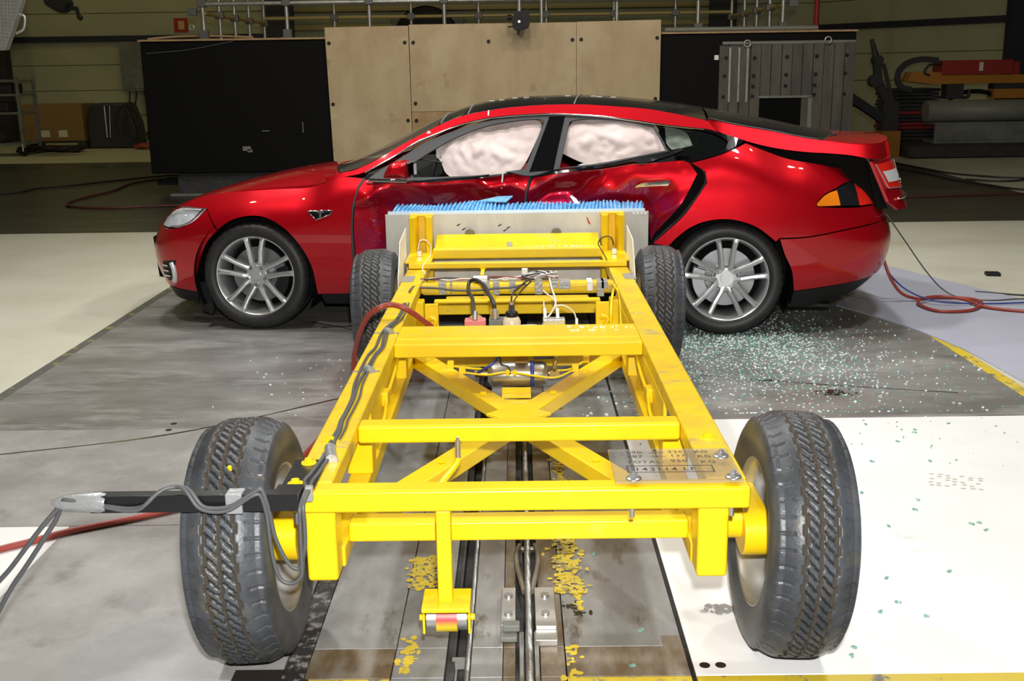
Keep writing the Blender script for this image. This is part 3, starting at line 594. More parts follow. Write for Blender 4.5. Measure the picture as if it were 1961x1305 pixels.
# ---- tailgate (sprung open)
HT=[(2.829,1.308),(2.99,1.270),(3.226,1.226),(3.4,1.19),(3.55,1.168),(3.7,1.150),(3.85,1.145),(3.945,1.14)]
hlo=[(2.829,1.292),(2.894,1.229),(3.058,1.172),(3.221,1.131),(3.395,1.106),(3.567,1.094),(3.682,1.082),(3.786,1.062),(3.93,1.045)]
fhs=lambda u,z:(u,Vh(u,z),z)
hu=np.array([h[0] for h in HT]); hz=np.array([h[1] for h in HT]); fhz=_pchip(hu,hz)
hve=lambda u: Vh(u,float(fhz(u)))
TC=_pchip([2.83,3.03,3.285,3.54,3.70,3.85,4.0],[1.346,1.311,1.262,1.207,1.176,1.174,1.168])
def fht(u,v):
    ve=min(hve(min(u,3.9)),.7); q=min(abs(.95-v)/(.95-ve),1); zc=float(TC(u)); return (u,v,zc-(zc-float(fhz(u)))*q**2.6)
tg=None
for mir in (False,True):
    sheet('tailgate_side','red',car,hlo+HT[::-1],fhs,step=.03,mirror=mir,flange=(0,.03,0))
us=np.linspace(2.835,3.52,12)
gl=[(u,hve(u)+.004) for u in us]+[(3.60,.48),(3.66,.65),(3.69,.95),(3.66,1.25),(3.60,1.42)]+[(u,1.9-hve(u)-.004) for u in us[::-1]]
sheet('rear_window','gloss',car,gl,fht,step=.05,flange=(0,0,-.012),out=(0,0,1))
dk=[(u,hve(u)+.002) for u in np.linspace(3.52,3.9,6)]+[(3.975,.6),(3.995,.95),(3.975,1.3)]+[(u,1.9-hve(u)-.002) for u in np.linspace(3.52,3.9,6)[::-1]]+[(3.60,1.42),(3.665,1.25),(3.695,.95),(3.665,.65),(3.60,.48)]
sheet('tailgate_deck','red',car,dk,fht,step=.04,flange=(0,0,-.02),out=(0,0,1))
trim_pts=[Vector(fht(u,v))+Vector((0,0,.002)) for u,v in [(u,hve(u)+.002) for u in us]+[(3.60,.48),(3.66,.65),(3.69,.95)]]
mb=MB(); mb.tube(trim_pts,.004,5); O('rear_window_trim',mb,'seal',car,(0,0,0))
def ftail(du=0):
    def f(v,z):
        t=min(abs((.95-v)/.75),1); return (3.80+max(0,1.06-z)*.40+.20*(1-t**4)+du+(-.02 if z>1.1 else 0),v,z)
    return f
sheet('tailgate_face','red',car,[(.20,1.045),(.5,1.06),(.5,1.15),(1.4,1.15),(1.4,1.06),(1.70,1.045),(1.68,.80),(1.62,.745),(.28,.745),(.22,.80)],ftail(),step=.05,flange=(-.02,0,0),out=(1,0,0))
for sg in (0,1):
    L=[(.21,1.03),(.52,1.035),(.60,.99),(.60,.90),(.42,.875),(.24,.885)]
    if sg: L=[(1.9-a,b) for a,b in L]
    lp=sheet('tailgate_lamp','tailred',car,L,ftail(.006),step=.03,flange=(-.01,0,0),out=(1,0,0))
    I=[(.24,.985),(.46,.99),(.50,.945),(.45,.915),(.26,.915)]
    if sg: I=[(1.9-a,b) for a,b in I]
    sheet('reversing_lens','lampsilver',lp,I,ftail(.010),step=.03,flange=None,out=(1,0,0))
    mb=MB(); mb.tube([Vector(ftail(.012)(v,z)) for v,z in L+[L[0]]],.004,5); O('lamp_surround',mb,'chrome',lp,(0,0,0))
mb=MB(); mb.tube([Vector(ftail(.012)(v,.815)) for v in np.linspace(.3,1.6,20)],.008,6); O('tailgate_chrome_bar',mb,'chrome',car,(0,0,0))
# dark lining seen in the open gap under the tailgate
lin=[(2.93,1.215),(3.07,1.155),(3.25,1.115),(3.42,1.092),(3.60,1.082),(3.79,1.055),(3.86,.80),(3.80,.80),(3.70,.86),(3.3,.95),(3.05,1.05)]
mb=MB(); mb.prism(lin,'y',.27,1.63); O('boot_lining',mb,'boot',car,(0,0,0))
mb=MB(); mb.prism([(3.78,1.045),(3.80,1.04),(3.925,.76),(3.86,.76)],'y',.235,.30); O('tailgate_inner_trim',mb,'boot',car,(0,0,0))
mb=MB(); mb.cyl((3.55,.36,.96),(3.30,.36,1.08),.013,10); mb.cyl((3.30,.36,1.08),(3.15,.36,1.15),.008,10); O('gas_strut',mb,'black',car,(0,0,0))
# ---- dark cabin and underbody
core=[(-.80,.28),(-.82,.55),(-.62,.66),(-.4,.74),(0,.82),(.45,.86),(.62,.72),(2.95,.72),(3.1,.90),(3.6,.92),(3.8,.85),(3.9,.55),(3.75,.32),(3.4,.22),(.5,.16),(-.45,.2)]
mb=MB(); mb.prism(core,'y',.40,1.5); O('underbody',mb,'liner',car,(0,0,0))
mb=MB(); mb.box(.45,2.5,.28,1.62,.17,.5); O('floor_pan',mb,'liner',car,(0,0,0))
mb=MB(); mb.prism([(.62,.86),(.72,.99),(1.02,1.0),(1.10,.93),(1.10,.72),(.62,.72)],'y',.22,1.68); O('dashboard',mb,'cabin',car,(0,0,0),bevel=.015)
mb=MB(); ang=.5
T=[(Vector((1.10,.60,.97))+Vector((math.sin(ang)*-.185*math.sin(t)*-1*.5,.185*math.cos(t),.185*math.sin(t)*.88))) for t in np.linspace(0,2*PI,33)]
mb.tube(T,.014,8); O('steering_wheel',mb,'cabin',car,(0,0,0))
for u0 in (1.55,2.38):
    for v0 in (.30,1.08):
        mb=MB(); mb.prism([(u0-.42,.55),(u0-.45,.70),(u0-.05,.70),(u0+.18,1.12),(u0+.30,1.10),(u0+.12,.55)],'y',v0,v0+.5); mb.prism([(u0+.17,1.12),(u0+.20,1.27),(u0+.30,1.26),(u0+.29,1.12)],'y',v0+.12,v0+.38); O('seat',mb,'cabin',car,(0,0,0),bevel=.03)
mb=MB(); mb.box(.95,.99,.19,.20,1.0,1.06); mb.box(1.0,1.04,.19,.20,.98,1.07); O('air_vent',mb,'lampsilver',car,(0,0,0))
mb=MB(); mb.prism([(1.55,.97),(1.74,.99),(1.76,1.06)],'y',.16,.24); O('seat_trim',mb,'seatred',car,(0,0,0))
# ---- airbags
def fbag(cx,cz,rx,rz,base,b,k):
    def f(u,z):
        t=((u-cx)/rx)**2+((z-cz)/rz)**2
        q=Vector((u*5.0+k*7,z*7.0,k)); n1=mnoise.noise(q); n2=mnoise.noise(Vector((u*11-z*5+k,z*12+u*4,3.1))); n3=mnoise.noise(Vector((u*30,z*26,k)))
        wr=.030*n1+.020*(1-abs(n2)*2.2)*max(.2,1-t)+.005*n3-.01
        return (u,V(u,z)+base-b*max(0,1-t)+wr,z)
    return f
sheet('airbag','bag',car,CP['bag_f'],fbag(1.5,1.13,.36,.18,.075,.05,.4),step=.016,flange=(0,.06,0),inset=-.004,label='pinkish white curtain airbag behind the front window')
sheet('airbag','bag',car,CP['bag_r'],fbag(2.25,1.19,.36,.15,.070,.045,2.1),step=.016,flange=(0,.06,0),inset=-.004,label='pinkish white curtain airbag behind the rear window')
sheet('airbag','bag_dirty',car,CP['bag_q'],fbag(2.68,1.18,.14,.09,.12,.05,1.3),step=.016,flange=(0,.05,0),inset=0,label='white airbag end behind the small rear quarter window')
mb=MB()
for k in range(3):
    s=1.178+.004*k; z=1.13-.022*k; p=Vector((s+.01,V(s,z)+.068,z)); mb.cyl(p,p+Vector((0,.004,0)),.004,8)
O('airbag_eyelet',mb,'cabin',car,(0,0,0))
mb=MB(); mb.tube([(1.05,.16,1.075),(1.13,.14,1.072),(1.22,.11,1.060)],.004,5); O('a_pillar_wire',mb,'cable_black',car,(0,0,0))
mb=MB(); mb.prism([(2.60,1.08),(2.60,1.28),(2.86,1.25),(3.06,1.165),(2.9,1.07)],'y',.30,.34); O('rear_pillar_trim',mb,'cabin',car,(0,0,0))
mb=MB(); mb.prism([(2.05,1.035),(2.12,1.06),(2.18,1.05),(2.14,1.03)],'y',.16,.18); O('belt_buckle',mb,'lampsilver',car,(0,0,0))
# ---- door mirror
mp=CP['mirror']
mrow=[]
for v,k in ((-.20,.35),(-.185,.72),(-.15,.95),(-.09,1.0),(-.03,.92),(.0,.6)):
    c=(.985,1.035); mrow.append([(c[0]+(a-c[0])*k,v,c[1]+(b-c[1])*k) for a,b in smooth_poly(mp,70,.012)])
n=len(mrow[0]); mb=MB(); vs_=[p for r in mrow for p in r]
mb.add(vs_,[(i*n+j,i*n+(j+1)%n,(i+1)*n+(j+1)%n,(i+1)*n+j) for i in range(5) for j in range(n)],True); mb.add(mrow[0],[tuple(range(n))],True)
mr=O('door_mirror',mb,'red',car,(0,0,0))
mb=MB(); mb.prism([(1.058,.99),(1.066,1.0),(1.064,1.075),(1.056,1.085)],'y',-.185,-.02); O('mirror_glass',mb,'chrome',mr,(0,0,0))
mb=MB(); mb.beam((.785,.03,.962),(1.05,-.10,.968),.05,.022); mb.beam((.93,.04,.955),(.96,-.08,.985),.06,.03); O('mirror_foot',mb,'chrome',mr,(0,0,0),bevel=.006)
# ---- road wheels
def car_wheel(wu,v0,rot,mir=False):
    sg=-1 if mir else 1
    c=Vector((wu,v0,.351)); W=lambda y:sg*y
    mb=MB(); mb.lathe([(W(.030),.262),(W(.021),.259),(W(.022),.252),(W(.034),.243),(W(.06),.236),(W(.10),.226),(W(.20),.218),(W(.235),.235)],'y',56)
    for k in range(5):
        for side in (-1,1):
            a=rot+k*2*PI/5; e=Vector((math.cos(a),0,math.sin(a))); t=Vector((-math.sin(a),0,math.cos(a)))*side
            st=[(.045,.022,.026,.046),(.085,.030,.0185,.036),(.16,.038,.0175,.026),(.225,.051,.0195,.020),(.25,.060,.028,.022)]
            rows=[]
            for r,off,hw,y in st:
                b=e*r+t*off
                rows.append([b+t*hw+Vector((0,W(y+.030),0)),b+t*hw*.75+Vector((0,W(y+.004),0)),b+t*hw*.1+Vector((0,W(y),0)),b-t*hw*.75+Vector((0,W(y+.004),0)),b-t*hw+Vector((0,W(y+.030),0))])
            vs_=[p for r in rows for p in r]; mb.add(vs_,[(i*5+j,i*5+(j+1)%5,(i+1)*5+(j+1)%5,(i+1)*5+j) for i in range(4) for j in range(5)],False)
    mb.lathe([(W(.050),.0),(W(.048),.03),(W(.046),.066),(W(.062),.076),(W(.09),.078)],'y',40)
    wh=put('wheel',mb.mesh('wheel'),'alloy',car,loc=c)
    b=wh.modifiers.new('bevel','BEVEL'); b.width=.003; b.segments=2; b.limit_method='ANGLE'; b.angle_limit=.7
    mb=MB(); prof=[(.045,.243),(.018,.258),(.006,.278),(.003,.300),(.010,.322),(.026,.339),(.045,.3475),(.075,.3505),(.078,.345),(.084,.345),(.087,.351),(.12,.352),(.123,.345),(.129,.345),(.132,.352),(.165,.351),(.168,.345),(.174,.345),(.177,.3505),(.205,.346),(.228,.333),(.241,.305),(.240,.27),(.215,.24)]
    vs_=[];N=168;m=len(prof)
    for i in range(N):
        t=2*PI*i/N
        for j,(y,r) in enumerate(prof):
            if (j in (5,6,18,19)) and i%4==0: r-=.005
            vs_.append((r*math.cos(t),W(y),r*math.sin(t)))
    mb.add(vs_,[(i*m+j,((i+1)%N)*m+j,((i+1)%N)*m+j+1,i*m+j+1) for i in range(N) for j in range(m-1)],True)
    put('tyre',mb.mesh('tyre'),'tyre',wh)
    mb=MB(); mb.cyl((0,W(.115),0),(0,W(.14),0),.178,48); mb.cyl((0,W(.075),0),(0,W(.12),0),.085,32)
    for k in range(36):
        a=k*2*PI/36; r=.115+.045*((k*7)%3)/2; p=Vector((r*math.cos(a),W(.114),r*math.sin(a)))
    put('brake_disc',mb.mesh('brake_disc'),'disc',wh)
    mb=MB(); mb.prism([(.125*math.cos(t),.125*math.sin(t)) for t in np.linspace(-.55,.55,10)]+[(.205*math.cos(t),.205*math.sin(t)) for t in np.linspace(.55,-.55,10)],'y',W(.075),W(.165))
    put('brake_caliper',mb.mesh('brake_caliper'),'caliper' if wu>1 else 'black',wh,rot=(0,(.25 if wu<1 else PI-.2),0),bevel=.006)
    mb=MB(); mb.cyl((0,W(.210),0),(0,W(.215),0),.226,40); put('brake_backplate',mb.mesh('brake_backplate'),'liner',wh)
    mn=MB(); mn.cyl((0,W(.034),0),(0,W(.056),0),.0125,6); me=mn.mesh('lug_nut')
    for k in range(5):
        a=rot+PI/5+k*2*PI/5; put('lug_nut',me,'disc',wh,loc=(.060*math.cos(a),0,.060*math.sin(a)))
    mb=MB(); mb.cyl((0,W(.043),0),(0,W(.052),0),.028,28); put('centre_cap',mb.mesh('centre_cap'),'alloy',wh)
    return wh
for wu,rt in ((0,PI/2-.02),(2.96,PI/2)):
    car_wheel(wu,.025,rt); car_wheel(wu,1.875,rt,True)
# mud flap pieces hanging ahead of the front wheel
mb=MB(); mb.prism([(-.40,.30),(-.39,.12),(-.33,.085),(-.31,.12),(-.34,.3)],'y',.10,.13); O('splash_guard',mb,'black',car,(0,0,0))
mb=MB(); mb.box(3.35,3.6,.15,1.75,.165,.185); O('rear_undertray',mb,'black',car,(0,0,0))
# ---------------------------------------------------------------- crash trolley (mobile barrier)
TR=thing('crash_trolley','yellow four wheeled steel crash trolley rammed against the red car','trolley',(-.01,4.4,0))
def B(name,boxes,m='yellow',bevel=.006,par=None,label=None):
    mb=MB()
    for b in boxes: mb.box(*b)
    return O(name,mb,m,par or TR,TR['_o'],bevel=bevel,label=label)
for s in (-1,1):
    x0,x1=sorted((s*.495-.006,s*.602-.006)); B('side_rail',[(x0,x1,2.757,6.22,.497,.556)],'yellow_worn',bevel=.008)
    x0,x1=sorted((s*.468-.012,s*.536-.012)); B('lower_rail',[(x0,x1,2.78,5.95,.300,.360)])
    x0,x1=sorted((s*.474-.014,s*.556-.014)); B('rear_leg',[(x0,x1,2.70,2.80,.296,.498)],bevel=.010)
    x0,x1=sorted((s*.500-.012,s*.512-.012))
    B('side_web',[(x0,x1,3.62,4.42,.358,.499)],bevel=.002); B('side_web',[(x0,x1,4.62,5.50,.358,.499)],bevel=.002)
    x0,x1=sorted((s*.462-.012,s*.545-.012))
    for d0 in (3.34,4.46,5.36): B('upright',[(x0,x1,d0,d0+.09,.358,.499)])
    x0,x1=sorted((s*.478-.012,s*.515-.012)); B('pipe_block',[(x0,x1,3.93,4.0,.400,.455)])
    mb=MB(); mb.tube(cr([(s*.485-.012,4.40,.500),(s*.480-.012,4.22,.470),(s*.484-.012,4.0,.440),(s*.490-.012,3.96,.425),(s*.478-.012,3.82,.405),(s*.486-.012,3.66,.375),(s*.49-.012,3.5,.362)],6),.007,8); O('brake_pipe',mb,'yellow_clean',TR)
B('rear_beam',[(-.608,.594,2.687,2.757,.494,.556)],bevel=.010)
B('cross_beam',[(-.501,.489,3.226,3.302,.498,.556)],bevel=.010)
B('cross_beam',[(-.501,.489,4.262,4.345,.499,.556),(-.501,.489,4.345,4.57,.503,.5595)],bevel=.007)
B('lower_cross_beam',[(-.482,.462,2.855,2.930,.338,.396)],bevel=.008)
B('lower_cross_beam',[(-.48,.46,4.94,5.0,.276,.335)])
B('front_tube',[(-.50,.488,5.49,5.57,.503,.566)],'yellow_worn',bevel=.022)
B('front_lower_beam',[(-.44,.42,5.88,5.95,.318,.388),(-.40,.38,5.86,5.97,.392,.404)])
B('front_lower_beam',[(-.44,.42,5.60,5.66,.440,.452)],bevel=.003)
B('centre_strut',[(-.150,-.120,5.50,5.53,.36,.51)],bevel=.003)
B('cross_bar',[(-.60,.59,5.955,6.00,.560,.590)],bevel=.005)
B('front_beam',[(-.48,.47,6.12,6.20,.585,.640)],bevel=.008)
mb=MB(); mb.prism([(6.20,.632),(6.205,.642),(6.36,.690),(6.36,.675)],'x',-.47,.46); O('front_gusset_plate',mb,'yellow',TR,bevel=.002)
for s in (-1,1):
    B('post_foot',[tuple(sorted((s*.47-.008,s*.615-.008)))+(5.98,6.32,.585,.597)],bevel=.003)
    B('post_foot_block',[tuple(sorted((s*.49-.008,s*.60-.008)))+(6.03,6.30,.556,.586)],bevel=.003)
    a,b=sorted((s*.484-.008,s*.614-.008)); w=b-a
    mb=MB(); pr=[(a,6.28),(a+.032,6.27),(a+.040,6.30),(a+.046,6.365),(b-.046,6.365),(b-.040,6.30),(b-.032,6.27),(b,6.28),(b,6.405),(a,6.405)]
    mb.prism(pr,'z',.36,.800); O('front_post',mb,'yellow',TR,bevel=.003)
    B('post_cap',[(a-.004,b+.004,6.34,6.408,.798,.806)],bevel=.002)
# X brace
for s in (-1,1):
    mb=MB(); mb.beam((-.008,3.95,.331),(s*.462-.008,4.90,.331),.082,.058); O('diagonal_brace',mb,'yellow',TR,bevel=.005)
    mb=MB(); mb.beam((-.008,3.95,.330),(s*.462-.008,3.02,.330),.082,.056); O('diagonal_brace',mb,'yellow',TR,bevel=.005)
    for k,(t,q) in enumerate(((.3,1),(.62,1),(.55,-1))):
        p=Vector((-.008,3.95,.36)).lerp(Vector((s*.462-.008,4.90 if q>0 else 3.02,.36)),t); mb=MB(); mb.cyl(p,p+Vector((0,0,.006)),.013,6); O('brace_bolt',mb,'yellow_clean',TR)
mb=MB(); mb.prism([(-.13,3.95),(-.008,3.84),(.115,3.95),(-.008,4.07)],'z',.352,.364); O('brace_plate',mb,'yellow',TR,bevel=.003)
# barrier face
B('barrier_plate',[(-.772,.757,6.41,6.43,.335,.802)],'plate',bevel=.002)
B('honeycomb_backing',[(-.758,.738,6.433,6.447,.345,.816)],'bluesheet',bevel=.001)
def hz(x,d):
    t=(d-6.449)/.19; b=.800+.030*t+(.026*math.exp(-((x+.29)/.13)**2)+.016*math.exp(-((x-.52)/.2)**2)+.006*math.sin(x*7+1))*min(1,t*1.6)
    return b
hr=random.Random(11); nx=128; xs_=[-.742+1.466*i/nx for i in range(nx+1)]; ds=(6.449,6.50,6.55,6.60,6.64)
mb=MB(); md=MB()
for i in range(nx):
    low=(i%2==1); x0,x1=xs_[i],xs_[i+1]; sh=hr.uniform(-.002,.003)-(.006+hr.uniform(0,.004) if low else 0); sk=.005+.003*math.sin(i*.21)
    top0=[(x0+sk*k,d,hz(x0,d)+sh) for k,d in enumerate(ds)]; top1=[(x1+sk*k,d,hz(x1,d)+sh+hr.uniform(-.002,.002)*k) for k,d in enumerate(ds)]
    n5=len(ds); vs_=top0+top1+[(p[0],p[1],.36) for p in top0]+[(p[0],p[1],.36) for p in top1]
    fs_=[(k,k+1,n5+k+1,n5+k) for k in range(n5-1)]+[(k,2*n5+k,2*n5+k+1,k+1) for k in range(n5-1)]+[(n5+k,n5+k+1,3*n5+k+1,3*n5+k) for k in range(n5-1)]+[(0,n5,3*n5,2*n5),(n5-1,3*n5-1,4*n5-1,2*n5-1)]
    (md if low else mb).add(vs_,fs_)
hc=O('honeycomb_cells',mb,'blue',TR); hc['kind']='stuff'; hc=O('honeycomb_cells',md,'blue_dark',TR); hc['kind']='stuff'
mb=MB(); mb.add([(-.24,6.62,.852),(-.07,6.60,.848),(-.03,6.68,.872),(-.12,6.70,.868),(-.24,6.62,.845),(-.07,6.60,.841),(-.03,6.68,.865),(-.12,6.70,.861)],[(0,1,2,3),(7,6,5,4),(0,4,5,1),(1,5,6,2),(2,6,7,3),(3,7,4,0)]); O('torn_honeycomb_flap',mb,'blue',TR)
mb=MB(); mb.add([(.335,6.55,.835),(.365,6.55,.832),(.345,6.57,.862),(.318,6.57,.882),(.308,6.57,.875)],[(0,1,2,3,4)]); o=O('torn_white_flap',mb,'white',TR); s_=o.modifiers.new('thick','SOLIDIFY'); s_.thickness=.003
mb=MB()
for k in range(4): mb.box(.665+.022*k,.677+.022*k,6.404,6.409,.787,.795)
O('scale_mark',mb,'white',TR)
mb=MB()
for x,z in ((-.36,.735),(-.33,.71),(-.12,.73),(-.09,.70),(-.07,.715)):
    mb.add([(x,6.4085,z),(x+.028,6.4085,z+.012),(x+.022,6.4085,z+.004),(x+.008,6.4085,z-.006)],[(0,1,2,3)])
o=O('scuff_mark',mb,'label_black',TR); 
mb=MB(); mb.add([(.395,6.4085,.772),(.402,6.4085,.772),(.423,6.4085,.728),(.408,6.4085,.735)],[(0,1,2,3)]); O('red_pen_mark',mb,'signred',TR)
# white side boards
for s in (-1,1):
    x=s*.618-.012; mb=MB(); mb.prism([(6.16,.757),(5.83,.728),(5.68,.555),(5.66,.470),(6.10,.500),(6.14,.560)],'x',x-.002,x+.002); O('side_board',mb,'white',TR)
    mb=MB(); mb.prism([(5.60,.557),(5.75,.557),(5.75,.560),(5.60,.560)],'x',*sorted((s*.545,s*.605))); O('board_tape',mb,'tape',TR)
# wheels
def treadmesh():
    N=672; prof=[]
    ys=[-.105,-.100,-.0955,-.090,-.082,-.073]+list(np.linspace(-.068,.068,41))+[.073,.082,.090,.0955,.100,.105]
    yr=[(-.102,.205,0),(-.112,.235,0),(-.116,.262,0),(-.115,.285,0),(-.108,.305,0),(-.099,.320,1)]
    core=[]
    for y in np.linspace(-.090,.090,49):
        r=.3405-.55*max(0,abs(y)-.045)**1.45*3.2-.0012*(abs(y)/.05)**2; core.append((float(y),float(r),2))
    pr=yr+core+[(-a,b,c) for a,b,c in yr[::-1]]
    m=len(pr); vs=[]; dark=[]
    for i in range(N):
        t=2*PI*i/N; zz=.0035*(1 if (i//8)%2 else -1); zs=.0022*(1 if (i//6)%2 else -1)
        for y,r,k in pr:
            d=0
            if k==2:
                for g,wd,zg in ((-.040,.0046,zz),(0.0,.0034,zs),(.040,.0046,-zz)):
                    if abs(y-(g+zg))<wd: d=.0075
                if d==0 and .006<abs(y)<.034:
                    ph=(i-y*330)%9
                    if ph<3.0: d=.0042
                if abs(y)>.066 and (i%14)<2: d=.0043
            if k==1 and (i%14)<2: d=.004
            vs.append((y,(r-d)*math.cos(t),(r-d)*math.sin(t))); dark.append(2 if d>.006 else (1 if .0041<d<.0043 else 0))
    fs=[];mi=[]
    for i in range(N):
        for j in range(m-1):
            f=(i*m+j,((i+1)%N)*m+j,((i+1)%N)*m+j+1,i*m+j+1); fs.append(f); c_=[dark[q] for q in f]; mi.append(1 if c_.count(2)>=2 else (2 if c_.count(1)>=2 else 0))
    me=bpy.data.meshes.new('trolley_tyre'); me.from_pydata(vs,[],fs); me.materials.append(M['ttyre']); me.materials.append(M['groove']); me.materials.append(M['sipe'])
    me.polygons.foreach_set('material_index',mi); me.polygons.foreach_set('use_smooth',[True]*len(fs))
    bm=bmesh.new(); bm.from_mesh(me); bmesh.ops.recalc_face_normals(bm,faces=bm.faces); bm.to_mesh(me); bm.free(); return me
TY=treadmesh()
mb=MB(); mb.lathe([(-.100,.212),(-.104,.206),(-.098,.200),(-.080,.196),(-.03,.186),(.0,.182),(.03,.180),(.04,.150),(.03,.10),(.02,.085),(.02,.0)],'x',56); mb.lathe([(.100,.212),(.104,.206),(.098,.200),(.080,.196),(.04,.182)],'x',56); RIM=mb.mesh('wheel')
mb=MB(); mb.cyl((.015,0,0),(.032,0,0),.011,6); NUT=mb.mesh('wheel_nut')
for sx in (-1,1):
    for dy in (2.893,5.893):
        wh=put('wheel',RIM,'inside_steel',TR,loc=(sx*.752+.004,dy-4.4,.339),rot=(0,math.radians(3.0),0 if sx>0 else PI))
        put('tyre',TY,None,wh)
        for k in range(5):
            a=k*2*PI/5+.3; put('wheel_nut',NUT,'zinc',wh,loc=(.012,.07*math.cos(a),.07*math.sin(a)))
        a,b=sorted((sx*.548-.006,sx*.618-.006)); a2,b2=sorted((sx*.618-.006,sx*.690-.006))
        pf=[(dy+.0+.068*math.cos(t),.345+.068*math.sin(t)) for t in np.linspace(PI/2,3*PI/2,14)]
        mb=MB(); mb.prism(pf+[(dy+.32,.330),(dy+.32,.42)],'x',a2-.0,b2); O('trailing_arm',mb,'yellow',TR,bevel=.006)
        mb=MB(); mb.cyl((a,dy+.03,.37),(b,dy+.03,.37),.055,24); O('arm_pivot',mb,'yellow_clean',TR)
        mb=MB(); mb.cyl((a2+.02,dy,.342),(sx*.74,dy,.342),.045,24); O('axle_hub',mb,'steel',TR)
mb=MB(); mb.cyl((-.752,2.697,.616),(-.752,2.690,.626),.006,5); O('yellow_chip',mb,'yellow_clean',TR,label='yellow paint chip stuck in the tread')
# safety roller hanging under the rear beam
B('roller_post',[(-.226,-.186,2.695,2.735,.232,.496)],bevel=.006)
B('roller_yoke',[(-.268,-.140,2.655,2.775,.224,.236),(-.268,-.261,2.68,2.75,.150,.226),(-.147,-.140,2.68,2.75,.150,.226)],bevel=.002)
mb=MB(); mb.cyl((-.258,2.715,.182),(-.150,2.715,.182),.034,28); rl=O('roller',mb,'steel',TR,bevel=.002)
mb=MB(); mb.cyl((-.232,2.715,.182),(-.176,2.715,.182),.0385,28); O('roller_band',mb,M['roller_red'],rl,TR['_o'],bevel=.002,label='worn red and yellow roller band')
layer(M['roller_red'],(.75,.55,.02),7,.30,.40,mask=[(2,-1.0,.180,.010)])
mb=MB(); mb.cyl((-.278,2.715,.182),(-.13,2.715,.182),.009,10); O('roller_axle',mb,'yellow_clean',rl,TR['_o'])
# bolts on the side rails
def bolt(x,y,z,r=.017,m='yellow_clean',washer=True):
    mb=MB(); mb.cyl((x,y,z),(x,y,z+.014),r*.72,6); 
    if washer: mb.lathe([(0,r*1.35),(.004,r*1.3),(.004,0)],'z',20,(x,y,z))
    return O('bolt',mb,m,TR,bevel=.001)
bolt(-.592,2.725,.563,.016); bolt(-.586,2.885,.563,.016); bolt(-.560,3.085,.556,.019); bolt(.548,3.085,.556,.019)
for x in (.288,.548): 
    mb=MB(); mb.cyl((x,2.705,.470),(x,2.705,.496),.007,10); O('bolt_end',mb,'zinc',TR)
mb=MB(); mb.cyl((-.588,2.705,.462),(-.588,2.705,.496),.009,10); O('bolt_end',mb,'zinc',TR)
mb=MB(); mb.cyl((-.192,3.19,.455),(-.192,3.19,.522),.0085,12); mb.cyl((-.192,3.19,.518),(-.192,3.19,.530),.006,8); st=O('pull_pin',mb,'zinc',TR)
mb=MB(); mb.tube(cr([(-.192,3.19,.458),(-.20,3.16,.448),(-.235,3.08,.425),(-.26,2.99,.405)],4),.011,8); O('pin_lever',mb,'yellow_clean',TR)
# antenna arm
mb=MB(); mb.box(-.628,-.538,2.69,2.915,.556,.5625); O('arm_plate',mb,'blackpaint',TR,bevel=.001)
mb=MB(); mb.prism([(2.598,.540),(2.598,.585),(2.634,.585),(2.634,.580),(2.604,.580),(2.604,.540)],'x',-1.085,-.562); arm=O('black_arm',mb,'blackpaint',TR,bevel=.001)
B('arm_bracket',[(-.628,-.562,2.604,2.684,.545,.580)],'blackpaint',.002)
mb=MB(); mb.lathe([(-1.186,.006),(-1.176,.014),(-1.15,.020),(-1.10,.024),(-1.06,.025),(-1.045,.024)],'x',14,(0,2.612,.563)); 
for i,v in enumerate(mb.v): mb.v[i]=(v[0],v[1]+.003*math.sin(v[0]*160+v[2]*300),v[2]+.003*math.sin(v[0]*120+i))
O('duct_tape_wrap',mb,'tape',TR)
B('duct_tape_wrap',[(-.742,-.700,2.590,2.637,.536,.589)],'tape',.003)
def tube(name,pts,r,m,par=TR,k=5,n=7,label=None):
    mb=MB(); mb.tube(cr(pts,k),r,n); return O(name,mb,m,par,TR['_o'],label=label)
dz=.003
cabA=[(-.526,5.027),(-.522,4.818),(-.528,4.672),(-.549,4.536),(-.554,4.406),(-.545,4.203),(-.557,4.072),(-.559,3.914),(-.559,3.783),(-.557,3.66),(-.547,3.516),(-.547,3.357),(-.549,3.27),(-.544,3.187),(-.546,3.086),(-.541,2.947),(-.545,2.885),(-.550,2.805),(-.556,2.748)]
dwn=[(-.547,2.68,.567),(-0.551,2.612,0.552),(-0.55,2.607,0.499),(-0.552,2.607,0.446),(-0.561,2.607,0.403),(-0.574,2.607,0.378),(-0.596,2.607,0.393),(-0.614,2.607,0.429),(-0.628,2.607,0.472),(-0.634,2.604,0.524),(-0.64,2.596,0.569),(-0.65,2.594,0.601),(-0.664,2.592,0.597),(-0.689,2.588,0.582),(-0.725,2.586,0.561),(-0.765,2.586,0.555),(-0.8,2.588,0.562),(-0.83,2.600,0.597),(-0.861,2.616,0.601),(-0.894,2.604,0.601),(-0.924,2.590,0.583),(-0.949,2.588,0.561),(-0.99,2.592,0.555),(-1.05,2.597,0.561),(-1.1,2.597,0.565)]
